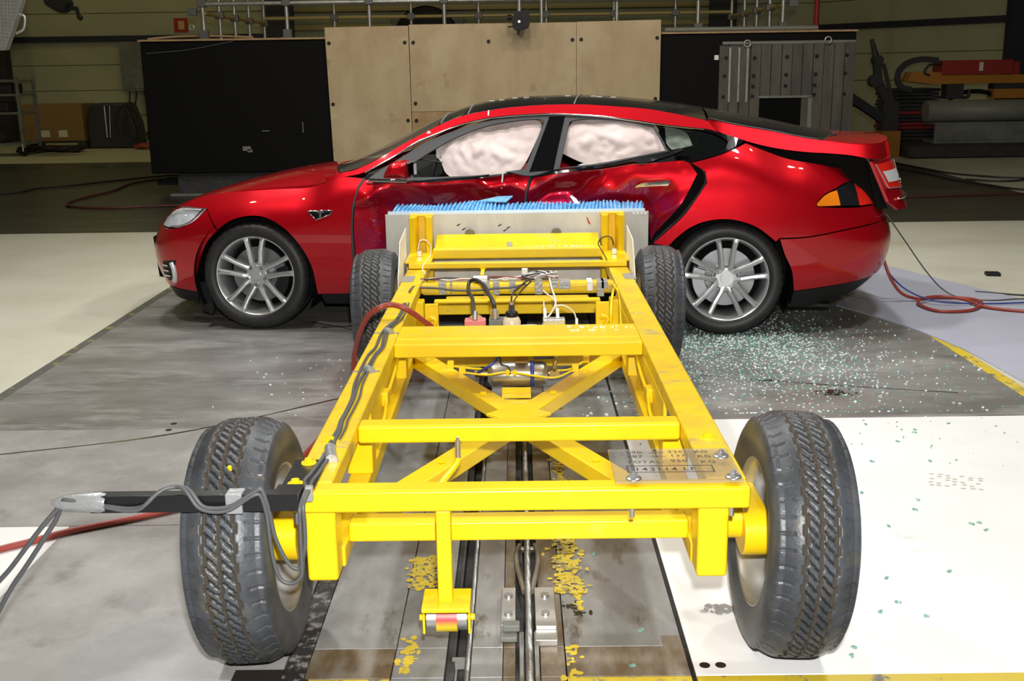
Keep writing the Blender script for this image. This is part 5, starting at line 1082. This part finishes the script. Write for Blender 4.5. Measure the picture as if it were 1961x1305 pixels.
# ---------------------------------------------------------------- hall shell
def wallp(name,mb,m): o=O(name,mb,m,None,(0,0,0)); o['kind']='structure'; o['_o']=(0,0,0); return o
WB=wallp('wall_back',MB().box(-16,8,28.62,28.9,-.1,8),'wallpaint')
z=0.0
for k,h in enumerate((.62,.62,.62,.62,.62,.62,.62,.62)):
    O('wall_panel',MB().box(-16,-5.6,28.5,28.61,z+.006,z+h-.006),'wallpaint',WB,(0,0,0),bevel=.012); O('wall_panel',MB().box(4.8,8,28.5,28.61,z+.006,z+h-.006),'wallpaint',WB,(0,0,0),bevel=.012); z+=h
n=150; xs=np.linspace(-5.6,4.8,n*4); pr=[(float(x),28.52+(.035 if (i//2)%2 else 0)) for i,x in enumerate(xs)]
mb=MB(); vs_=[(x,y,zz) for zz in (0,6) for x,y in pr]; N=len(pr); mb.add(vs_,[(i,i+1,N+i+1,N+i) for i in range(N-1)]); rb=O('ribbed_sheet',mb,'wallribs',WB,(0,0,0)); rb['kind']='stuff'
for zz in (2.62,3.05): O('wall_rail',MB().box(-5.6,4.8,28.38,28.5,zz,zz+.13),M['olive_tube'],WB,(0,0,0),bevel=.01)
WL=wallp('wall_left',MB().box(-16.3,-16,-8,28.9,-.1,8),'wallpaint')
WF=wallp('wall_front',MB().box(-16.3,14,-8.3,-8,-.1,8),'column')
p0,p1=Vector((7.6,28.5,0)),Vector((13.2,20.2,0))
mb=MB(); mb.beam(p0+Vector((.06,.04,3.95)),p1+Vector((.06,.04,3.95)),.2,8.1); WR=wallp('wall_right',mb,'wallpaint')
for k in range(8): 
    zz=.62*k+.31; mb=MB(); mb.beam(p0+Vector((-.11,-.07,zz)),p1+Vector((-.11,-.07,zz)),.10,.608); O('wall_panel',mb,'wallpaint',WR,(0,0,0),bevel=.012)
mb=MB(); mb.box(13.1,13.4,-8,20.4,-.1,8); wallp('wall_right',mb,'column').name='wall_right_front'
CE=wallp('ceiling',MB().box(-16.3,14,-8.3,28.9,8,8.2),'column')
for k,(y) in enumerate((4,12,20,27)): O('roof_beam',MB().box(-16,13,y,y+.3,7.5,8),'column',CE,(0,0,0))
tl=wallp('trim_1',MB().box(-16,-5.6,28.36,28.5,2.42,2.56),'trim_navy')
mb=MB(); mb.beam(p0+Vector((-.2,-.13,2.50)),p1+Vector((-.2,-.13,2.50)),.10,.14); wallp('trim_2',mb,'trim_navy')
for i,(x0,x1,y) in enumerate(((-6.0,-5.45,27.9),(4.75,5.3,27.9),(-12.9,-12.4,27.6))):
    o=wallp('column_%d'%i,MB().box(x0,x1,y,y+.4,0,8).box(x0-.05,x1+.05,y-.03,y,0,8),'column'); o.name='trim_%d'%(3+i)
mb=MB(); mb.box(9.9,10.5,23.0,23.3,0,8); wallp('trim_6',mb,'trim_navy')
# ---------------------------------------------------------------- concrete crash block with plywood and steel faces
BL=thing('crash_block','long black concrete block with plywood sheets and a steel face','barrier',(-.24,17,0))
def K(name,mb,m,bevel=0,par=None,label=None): return O(name,mb,m,par or BL,BL['_o'],bevel=bevel,label=label)
K('concrete_body',MB().box(-4.93,4.45,15.0,18.95,.31,2.03),'concrete_black',.02)
K('base_plinth',MB().box(-4.62,4.2,15.12,18.8,.0,.31),'plinth',.01); K('plinth_lip',MB().box(-4.72,4.25,15.05,18.85,.0,.03),'machine_grey',.004)
K('side_bracket',MB().box(-4.96,-4.60,15.3,15.5,.13,.22),'black',.004)
K('timber_ledge',MB().box(-4.95,4.46,14.97,18.96,2.03,2.055),'ply_edge',.004)
K('plywood_sheet',MB().prism([(-2.487,2.175),(-1.397,2.182),(-1.392,.30),(-2.45,.30)],'y',14.935,14.975),'ply',.002)
K('plywood_sheet',MB().box(-1.388,.786,14.94,14.98,1.085,2.195),'ply',.002)
K('plywood_sheet',MB().prism([(.790,2.20),(1.888,2.212),(1.880,.30),(.790,.30)],'y',14.935,14.975),'ply',.002)
K('plywood_sheet',MB().box(-1.388,.786,14.945,14.98,.30,1.081),'ply_edge',.002,label='darker reddish plywood strip under the middle sheet')
bm_=MB().cyl((0,0,0),(0,-.012,0),.024,12).mesh('sheet_bolt')
for x,z in ((-2.437,1.976),(-1.448,1.971),(-1.338,1.97),(-.355,1.97),(.737,1.976),(.851,1.977),(1.839,1.984),(-2.424,1.196),(-1.334,1.193),(-1.44,.973),(-1.329,.971),(1.828,1.209)):
    put('sheet_bolt',bm_,'black',BL,loc=Vector((x,14.937,z))-Vector(BL['_o']))
xs=np.linspace(2.66,4.44,14)
for i in range(13):
    x0,x1=float(xs[i])+.003,float(xs[i+1])-.003; d=14.962+.006*((i*5)%3)
    zb=1.20 if (3.17<x0 and x1<3.86) else .31
    K('steel_slat',MB().box(x0,x1,d,15.0,zb,1.875+.002*i),'barrier_steel',.004)
K('cut_edge',MB().box(2.70,4.44,14.975,15.0,1.885,1.925),'pipe',.004)
K('opening_frame',MB().box(3.845,3.90,14.95,14.97,.31,1.21).box(3.19,3.90,14.95,14.97,1.195,1.225),'pipe',.003)
K('opening_recess',MB().box(3.20,3.845,14.975,14.99,.31,1.195),'liner')
for x in (2.80,2.92,3.03):
    K('weld_strip',MB().box(x-.012,x+.012,14.955,14.963,1.15,1.85),'galv')
for x,z in ((2.749,1.717),(3.121,1.712),(3.545,1.721),(3.932,1.723),(4.326,1.732),(2.733,1.488),(3.114,1.483),(3.541,1.492),(3.929,1.494),(4.316,1.503),(3.112,1.349),(3.539,1.351),(3.921,1.353),(2.726,1.22),(3.109,1.222),(3.919,1.233),(4.316,1.235)):
    put('sheet_bolt',bm_,'black',BL,loc=Vector((x,14.963,z))-Vector(BL['_o']))
for x,z in ((3.02,1.895),(4.069,1.925)):
    mb=MB(); mb.tube([(x+.042*math.cos(t),14.95,z+.042*math.sin(t)) for t in np.linspace(0,2*PI,25)],.012,8,False); K('eye_bolt',mb,'galv')
K('white_tag',MB().box(2.60,2.655,14.985,14.998,1.695,1.755),'white'); 
mb=MB(); mb.tube(cr([(-4.85,14.99,1.88),(-4.3,14.985,1.92),(-3.7,14.99,2.02)],6),.006,5); K('thin_cable',mb,'cable_grey')
mb=MB()
for x,z,a,b in ((-3.62,.63,.11,.03),(-3.58,.60,.07,.02),(-2.85,.90,.012,.07),(-3.35,.86,.10,.006)):
    K('paint_scrape',MB().box(x-a/2,x+a/2,14.985,14.999,z-b,z+b),'pipe',.003)
# long pipe and bits lying on the block
mb=MB(); mb.cyl((1.95,15.05,2.085),(3.95,15.05,2.085),.03,12); K('ledge_pipe',mb,'pipe')
# ---------------------------------------------------------------- guard railing
GR=thing('guard_railing','galvanised tube railing clamped together on top of the black block','railing',(-.3,17,2.055))
def R_(name,mb,m='galv',bevel=0): return O(name,mb,m,GR,GR['_o'],bevel=bevel)
yF,yB=15.22,18.75
R_('top_rail',MB().cyl((-4.15,yF,2.505),(3.55,yF,2.505),.028,14)); R_('back_rail',MB().cyl((-4.1,yB,2.47),(3.5,yB,2.47),.028,14),'olive_tube')
R_('side_rail',MB().cyl((-4.12,yF,2.385),(-4.08,yB,2.40),.028,12),'olive_tube'); R_('side_rail',MB().cyl((3.53,yF,2.385),(3.50,yB,2.40),.028,12),'olive_tube')
for x in (-4.131,-3.023,-1.93,-.94,.344,1.339,2.41,3.528):
    zt=2.9 if x in(-4.131,3.528,.344) else 2.53
    R_('post',MB().cyl((x,yF,2.06),(x,yF,zt),.026,12)); 
    if x not in (.344,): R_('post_clamp',MB().box(x-.055,x+.055,yF-.05,yF+.05,2.465,2.56),'clamp',.012); R_('post_socket',MB().box(x-.055,x+.055,yF-.05,yF+.05,2.056,2.17).box(x-.09,x+.09,yF-.07,yF+.07,2.056,2.068),'clamp',.010)
for sx in (-4.10,3.515):
    for y in (15.95,16.8,17.7,18.75):
        R_('post',MB().cyl((sx,y,2.06),(sx,y,2.95),.026,10)); R_('post_clamp',MB().box(sx-.06,sx+.06,y-.05,y+.05,2.345,2.44),'clamp',.012)
for x in (-2.95,-1.7,-.6,.5,1.6,2.6): R_('post',MB().cyl((x,yB,2.06),(x,yB,2.9),.026,10)); R_('post_clamp',MB().box(x-.06,x+.06,yB-.05,yB+.05,2.42,2.52),'clamp',.012)
for x in (-4.27,3.66): R_('flag_clamp',MB().box(x-.06,x+.06,yF-.04,yF+.04,2.36,2.45).cyl((x,yF-.045,2.405),(x,yF-.04,2.405),.022,14),'clamp',.008)
mb=MB(); mb.tube([(-4.29+.03*math.cos(t),yF,2.21+.03*math.sin(t)) for t in np.linspace(0,2*PI,20)],.012,6,False); R_('ring_clamp',mb)
mb=MB(); mb.tube(cr([(-4.9,15.25,2.07),(-4.5,15.3,2.10),(-4.0,15.3,2.10),(-3.5,15.28,2.075)],6),.016,6); R_('loose_cable',mb,'ply_edge')
# camera housing hanging before the plywood
CH=thing('hanging_camera','black camera housing on a pipe in front of the middle plywood sheet','camera',(.07,14.7,2.03))
def H_(name,mb,m='black',bevel=.004): return O(name,mb,m,CH,CH['_o'],bevel=bevel)
H_('housing',MB().prism([(-.03,2.12),(.03,2.09),(.165,2.125),(.185,2.20),(.170,2.355),(-.01,2.315),(-.045,2.20)],'y',14.60,14.80)); H_('knob',MB().cyl((-.105,14.70,2.255),(-.05,14.70,2.255),.034,14)); H_('lever',MB().beam((-.10,14.66,2.135),(-.01,14.66,2.15),.02,.018)); H_('stud',MB().cyl((.035,14.70,2.035),(.035,14.70,2.10),.010,10))
H_('front_screw',MB().cyl((.045,14.595,2.20),(.045,14.60,2.20),.016,12),'zinc',0); H_('mount_pipe',MB().cyl((.05,14.72,2.33),(.05,14.72,2.60),.028,12),'galv',0); H_('mount_arm',MB().cyl((.05,14.72,2.50),(.05,15.19,2.505),.02,10),'galv',0)
# ---------------------------------------------------------------- background things
FAN=thing('vent_opening','round black vent in a square plate behind the railing','vent',(-2.1,28.2,1.5))
mb=MB(); mb.box(-3.05,-1.28,28.30,28.37,1.4,3.02); O('vent_plate',mb,'pipe',FAN,FAN['_o'],bevel=.01)
mb=MB(); mb.lathe([(28.29,.80),(28.22,.80),(28.20,.76),(28.20,.0)],'y',48,(-2.2,0,2.36)); O('vent_disc',mb,'black',FAN,FAN['_o'])
def sign(x,z,label,y=28.3,w=.17,pole=False):
    t=thing('fire_sign',label,'sign',(x,y,z-w)); mb=MB(); mb.box(x-w,x+w,y-.02,y,z-w,z+w); O('sign_board',mb,'signred',t,t['_o'],bevel=.005)
    mb=MB(); mb.box(x-.06,x+.09,y-.026,y-.021,z-.1,z+.1) if not pole else mb.box(x-.035,x+.035,y-.026,y-.021,z-.11,z+.11); O('sign_mark',mb,'signcream',t,t['_o'])
    return t
sign(-8.30,2.79,'small square red fire sign on the wall at far left',y=28.5); 
sign(7.56,2.70,'small red fire sign on the wall above the steel face',y=28.5,w=.13,pole=True)
mb=MB(); mb.cyl((5.22,20.0,0),(5.22,20.0,4.5),.045,12); solo('red_pipe',mb,'signred','red vertical pipe rising behind the right end of the block','pipe')
# wire floodlight in the top left corner
FD=thing('floodlight','wire fronted floodlight panel hanging in the top left corner','lamp',(-4.45,10.2,1.85))
mb=MB(); mb.prism([(-4.75,1.84),(-4.54,1.84),(-4.345,2.25),(-4.30,2.5),(-4.75,2.5)],'y',10.15,10.25); O('lamp_body',mb,'pipe',FD,FD['_o'],bevel=.01)
mb=MB()
for k in range(22):
    z=1.86+.03*k; xr=-4.54+(z-1.84)*.47; mb.cyl((-4.75,10.14,z),(xr,10.14,z-.02),.0022,4)
for k in range(12):
    x=-4.74+.035*k; mb.cyl((x,10.14,max(1.86,1.86+(x+4.54)/.47)),(x+.05,10.14,2.5),.0022,4)
O('wire_guard',mb,'galv',FD,FD['_o']); 
mb=MB(); mb.tube(cr([(-4.36,10.1,2.14),(-4.31,10.1,2.12),(-4.33,10.1,2.02),(-4.40,10.1,1.98)],5),.012,6); O('handle',mb,'galv',FD,FD['_o'])
mb=MB(); mb.box(-4.62,-4.56,10.17,10.23,2.5,8.0); O('hanger_pole',mb,'column',FD,FD['_o'],bevel=.004)
# ceiling camera at top left
CC=thing('ceiling_camera','dark camera on a bracket high on the wall at far left','camera',(-9.2,23.6,2.8))
mb=MB(); mb.prism([(-9.62,3.28),(-9.55,3.02),(-9.30,2.86),(-9.18,2.90),(-9.10,3.05),(-9.2,3.3)],'y',23.4,23.8); O('camera_body',mb,'machine_dark',CC,CC['_o'],bevel=.02)
mb=MB(); mb.beam((-9.2,23.6,2.98),(-8.98,23.6,2.94),.08,.09); mb.cyl((-8.98,23.6,2.98),(-8.96,23.6,2.76),.035,10); mb.cyl((-8.96,23.6,2.80),(-8.90,23.6,2.74),.05,10); O('bracket',mb,'machine_dark',CC,CC['_o'])
# left corner: rack on castors, carton, cabinet, hoses
RK=thing('steel_rack','grey steel rack on castors at the left edge before the wall','rack',(-10.1,23.5,0))
def RB(name,bx,m='machine_grey',bev=.006):
    mb=MB()
    for b in bx: mb.box(*b)
    return O(name,mb,m,RK,RK['_o'],bevel=bev)
for x in (-11.3,-10.22):
    for y in (23.2,24.0): RB('upright',[(x-.03,x+.03,y-.03,y+.03,.16,1.62 if x>-11 else 2.3)])
for z in (.22,.85,1.22,1.50): RB('shelf',[(-11.3,-10.2,23.2,24.0,z,z+.05)])
for z0,w in ((.90,.7),(1.27,.8),(.27,.5)): RB('stored_item',[(-11.2,-11.2+w,23.3,23.9,z0,z0+.20)],'machine_dark',.03)
for x in (-11.2,-10.22):
    mb=MB(); mb.cyl((x,23.15,.09),(x,23.21,.09),.09,18); O('castor',mb,'black',RK,RK['_o'],bevel=.004); mb=MB(); mb.beam((x,23.14,.10),(x-.02,23.17,.24),.02,.04); O('castor_fork',mb,'galv',RK,RK['_o'])
mb=MB(); mb.beam((-11.3,23.25,1.0),(-10.6,23.25,.35),.04,.09); O('diagonal_strut',mb,'column',RK,RK['_o'])
BX=thing('carton','large brown carton with two paper labels against the back wall','box',(-10.45,25.6,.18))
O('carton_body',MB().box(-11.2,-9.75,25.3,26.1,.18,1.0),'cardboard',BX,BX['_o'],bevel=.01)
for x in (-10.62,-10.22): O('paper_label',MB().box(x-.10,x+.10,25.29,25.298,.27,.42),'paper',BX,BX['_o'])
o=solo('pallet',MB().box(-11.2,-9.7,25.25,26.15,0,.04).box(-11.2,-9.7,25.25,26.15,.14,.175).box(-11.2,-11.0,25.25,26.15,.04,.14).box(-9.9,-9.7,25.25,26.15,.04,.14),'machine_dark','dark pallet under the brown carton','pallet')
CB=thing('black_cabinet','black draped equipment cabinet right of the brown carton','cabinet',(-9.2,25.6,0))
O('cabinet_body',MB().prism([(-9.66,0),(-8.55,0),(-8.60,.55),(-8.75,1.0),(-9.55,1.0),(-9.66,.6)],'y',25.3,26.0),'machine_dark',CB,CB['_o'],bevel=.05)
mb=MB(); mb.cyl((-9.22,25.25,.25),(-9.22,25.25,.95),.018,8); mb.cyl((-9.15,25.25,.25),(-9.10,25.25,.95),.012,8); O('chrome_handle',mb,'galv',CB,CB['_o'])
for k,(c,rx,rz) in enumerate((((-8.62,.62),.14,.40),((-8.7,.5),.28,.48),((-8.65,.45),.16,.30))):
    mb=MB(); mb.tube([(c[0]+rx*math.cos(t),25.24-.02*k,c[1]+rz*math.sin(t)) for t in np.linspace(0,2*PI,28)],.018,6,False); O('hanging_cable',mb,'cable_black',CB,CB['_o'])
PB=thing('electrical_cabinet','olive grey electrical cabinet on the back wall with cables below','cabinet',(-9.0,28.2,1.3))
O('cabinet_box',MB().box(-9.75,-8.15,28.05,28.35,1.22,2.40),'machine_grey',PB,PB['_o'],bevel=.015); O('cabinet_door',MB().box(-9.68,-8.22,28.03,28.05,1.28,2.34),'machine_grey',PB,PB['_o'],bevel=.008)
rr=random.Random(4)
for k in range(9):
    x=-9.6+.17*k; mb=MB(); mb.tube(cr([(x,28.15,1.24),(x+rr.uniform(-.1,.1),28.15,.9),(x+rr.uniform(-.3,.3),28.1,.5),(x+rr.uniform(-.5,.5),28.0,.05)],6),.02,5); O('drop_cable',mb,'cable_black',PB,PB['_o'])
mb=MB(); mb.box(-8.92,-8.45,27.4,27.6,0,1.20); solo('cable_duct',mb,'machine_dark','dark vertical cable duct under the wall cabinet','duct',bevel=.02)
def coil(x,y,rad,n,r_,m,label,seed,loops=5,rx=1):
    q=random.Random(seed); pts=[]
    for i in range(loops*14):
        t=2*PI*i/14; k=rad*(.55+.45*((i*37%100)/100)); pts.append((x+rx*k*math.cos(t),y+k*.7*math.sin(t),r_+.0009*i*1.0+.01*abs(math.sin(i*1.3))))
    mb=MB(); mb.tube(cr(pts,3),r_,6); return solo('hose_coil',mb,m,label,'hose','red hose coils by the back wall')
coil(-8.05,25.2,.62,6,.03,'hose_red','red hose coil on the floor at the left end of the black block',1).pop('group',None) if False else coil(-7.95,25.0,.60,6,.03,'hose_red','red hose coil on the floor at the left end of the black block',1)
coil(-10.1,24.3,.75,6,.03,'hose_dark','dark hose pile on the floor beside the rack castor',2,6)
for o in COL.objects:
    if o.name.startswith('hose_coil') and 'group' in o: del o['group']
mb=MB(); mb.tube(cr([(-9.5,15.0,.022),(-7.257,15.535,.022),(-7.016,16.17,.022),(-6.644,16.573,.022),(-6.117,17.406,.022),(-5.7,17.95,.022),(-5.2,18.0,.03)],6),.016,6); solo('floor_hose',mb,'hose_dark','dark hose running straight across the dark floor to the block','hose')
mb=MB(); mb.tube(cr([(-5.25,17.9,.022),(-5.79,16.86,.022),(-5.723,15.695,.022),(-5.789,15.014,.022),(-5.809,14.434,.022),(-5.739,14.077,.022),(-5.569,13.819,.022),(-5.278,13.648,.022),(-4.928,13.609,.022),(-4.643,13.72,.022),(-4.2,13.80,.022),(-3.2,13.9,.022)],6),.017,6); solo('floor_hose',mb,'hose_maroon','dark red hose looping back on the dark floor left of the block','hose')
mb=MB(); mb.tube(cr([(4.0,13.6,.02),(4.6,13.673,.02),(5.166,13.688,.02),(5.765,13.784,.02),(6.552,13.859,.02),(9,14.2,.02)],6),.014,6); solo('floor_hose',mb,'hose_maroon','thin dark red hose across the dark floor right of the car tail','hose')
mb=MB(); mb.tube(cr([(5.6,18.6,.02),(5.879,17.711,.02),(6.067,16.753,.02),(6.115,15.684,.02),(6.272,15.026,.02),(6.6,14.2,.02),(8,13.9,.02)],6),.014,6); solo('floor_cable',mb,'cable_black','black cable curving along the edge of the dark floor at right','cable')
mb=MB(); mb.tube(cr([(6.2,19.2,.02),(6.333,17.5,.02),(6.453,16.57,.02),(6.852,15.95,.02),(7.15,15.75,.02),(6.95,15.45,.02),(6.632,15.394,.02),(6.3,15.7,.02)],6),.014,6); solo('floor_cable',mb,'cable_black','black cable loop lying on the beige floor at far right','cable')
# right corner: slab, pallets, pipes, robot boom
PL=thing('machine_base','dark low machine base with slabs standing on the floor at right','base',(9.2,20.4,0))
O('base_slab',MB().box(6.85,11.0,19.6,21.8,0,.22),'machine_dark',PL,PL['_o'],bevel=.01); O('base_edge',MB().box(6.80,11.0,19.5,19.6,.02,.20),'plinth',PL,PL['_o'],bevel=.005)
PS_=thing('panel_stack','stack of dark plates with red edges on the machine base','stack',(7.15,20.4,.22))
for k in range(14):
    z=.225+.068*k; m_='redpaint' if k in (3,4,7) else 'machine_dark'; dx=.02*((k*7)%3)
    O('plate',MB().box(6.86+dx,7.80+dx,20.95,21.7,z,z+.055),m_,PS_,PS_['_o'],bevel=.004)
mb=MB(); mb.prism([(20.35+.19*math.cos(t),.776+.19*math.sin(t)) for t in np.linspace(0,2*PI,20)[:-1]],'x',7.35,11.0); PP=solo('steel_pipe',mb,'pipe','thick old grey pipe lying above the channel beam at right','pipe')
for p in PP.data.polygons: p.use_smooth=len(p.vertices)==4
mb=MB(); mb.box(7.4,11,19.95,20.5,.221,.28).box(7.4,11,19.95,20.0,.28,.56).box(7.4,11,19.95,20.5,.54,.585); solo('steel_channel',mb,'machine_grey','grey steel channel beam lying on the machine base under the pipe','beam',bevel=.008)
RB_=thing('robot_boom','orange boom arm with red box lying over the pipes at right','machine',(9.3,20.6,1.1))
def Q(name,mb,m,bev=.008): return O(name,mb,m,RB_,RB_['_o'],bevel=bev)
Q('boom',MB().prism([(7.02,1.30),(7.08,1.46),(7.35,1.47),(8.2,1.41),(11,1.37),(11,1.235),(8.2,1.25),(7.5,1.24)],'y',20.4,20.8),'orange'); Q('red_box',MB().box(7.60,8.85,20.35,20.85,1.41,1.66),'redpaint'); Q('red_cap',MB().box(8.85,9.0,20.4,20.8,1.40,1.62),'redpaint')
Q('box_label',MB().box(8.25,8.32,20.34,20.35,1.47,1.62),'paper',0); Q('boom_support',MB().box(7.75,8.05,20.45,20.75,.98,1.25),'machine_dark'); Q('boom_support',MB().box(8.6,9.3,20.45,20.75,1.15,1.25),'machine_dark'); Q('orange_bracket',MB().box(8.6,9.4,20.45,20.75,.98,1.15),'orange'); Q('hook',MB().tube(cr([(8.05,20.5,1.0),(8.15,20.5,1.02),(8.18,20.5,1.15)],4),.03,6),'machine_dark',0)
mb=MB(); ch=cr([(7.55,20.45,1.66),(7.25,20.45,1.685),(7.0,20.45,1.62),(6.86,20.45,1.48),(6.85,20.45,1.32),(6.93,20.45,1.20),(7.1,20.45,1.16)],5)
for i in range(len(ch)-1): mb.beam(ch[i],ch[i+1],.10,.055,up=(0,1,0))
Q('cable_chain',mb,'machine_dark',0)
mb=MB(); mb.tube(cr([(7.6,20.4,1.60),(7.38,20.4,1.58),(7.30,20.4,1.45),(7.4,20.4,1.40)],5),.022,6); Q('cable_loop',mb,'cable_black',0)
mb=MB(); mb.tube([(8.3+.42*math.cos(t),20.6,.95+.16*math.sin(t)) for t in np.linspace(0,PI,16)],.04,8); Q('spare_tyre_rim',mb,'black',0)
AR=thing('articulated_arm','black articulated steel arm standing upright between block and pipes','arm',(6.6,20.2,0))
def A_(name,mb,m='machine_dark'): return O(name,mb,m,AR,AR['_o'],bevel=.01)
A_('arm_tip',MB().cyl((6.26,20.2,2.04),(6.36,20.2,1.72),.035,10,.06)); A_('arm_joint',MB().cyl((6.38,20.1,1.68),(6.38,20.3,1.68),.09,14)); A_('arm_joint',MB().cyl((6.36,20.1,1.32),(6.36,20.3,1.32),.11,14)); A_('arm_link',MB().beam((6.37,20.2,1.70),(6.42,20.2,1.30),.12,.13)); A_('arm_link',MB().beam((6.48,20.15,1.62),(6.70,20.15,.92),.05,.06)); A_('arm_link',MB().beam((6.38,20.2,1.34),(6.68,20.2,.88),.13,.16)); A_('arm_column',MB().box(6.52,6.80,20.1,20.4,.30,.95)); A_('arm_foot',MB().box(6.50,6.82,20.0,20.5,.0,.45),'orange')
FRM=thing('steel_brace','black triangular steel brace against the right end of the block','brace',(5.4,18.9,0))
mb=MB(); mb.box(5.0,5.12,18.7,19.0,0,1.45); mb.beam((5.02,18.85,1.42),(6.1,18.85,.72),.2,.14); mb.beam((5.02,18.85,1.05),(5.5,18.85,.80),.2,.10); mb.box(5.0,6.2,18.7,19.0,.0,.08); mb.box(5.0,6.2,18.8,18.9,.22,.27); O('brace_frame',mb,'column',FRM,FRM['_o'],bevel=.006)
mb=MB(); mb.beam((5.0,18.6,.86),(5.75,18.6,.20),.03,.05); O('yellow_strap',mb,'orange',FRM,FRM['_o'])
mb=MB(); mb.box(5.3,6.6,22.5,22.9,.55,.72).box(5.3,6.6,22.5,22.9,.85,1.0).box(5.35,5.45,22.5,22.9,0,.55).box(6.4,6.5,22.5,22.9,0,.55); solo('steel_bench',mb,'machine_grey','low grey steel bench behind the black brace at right','bench',bevel=.01)
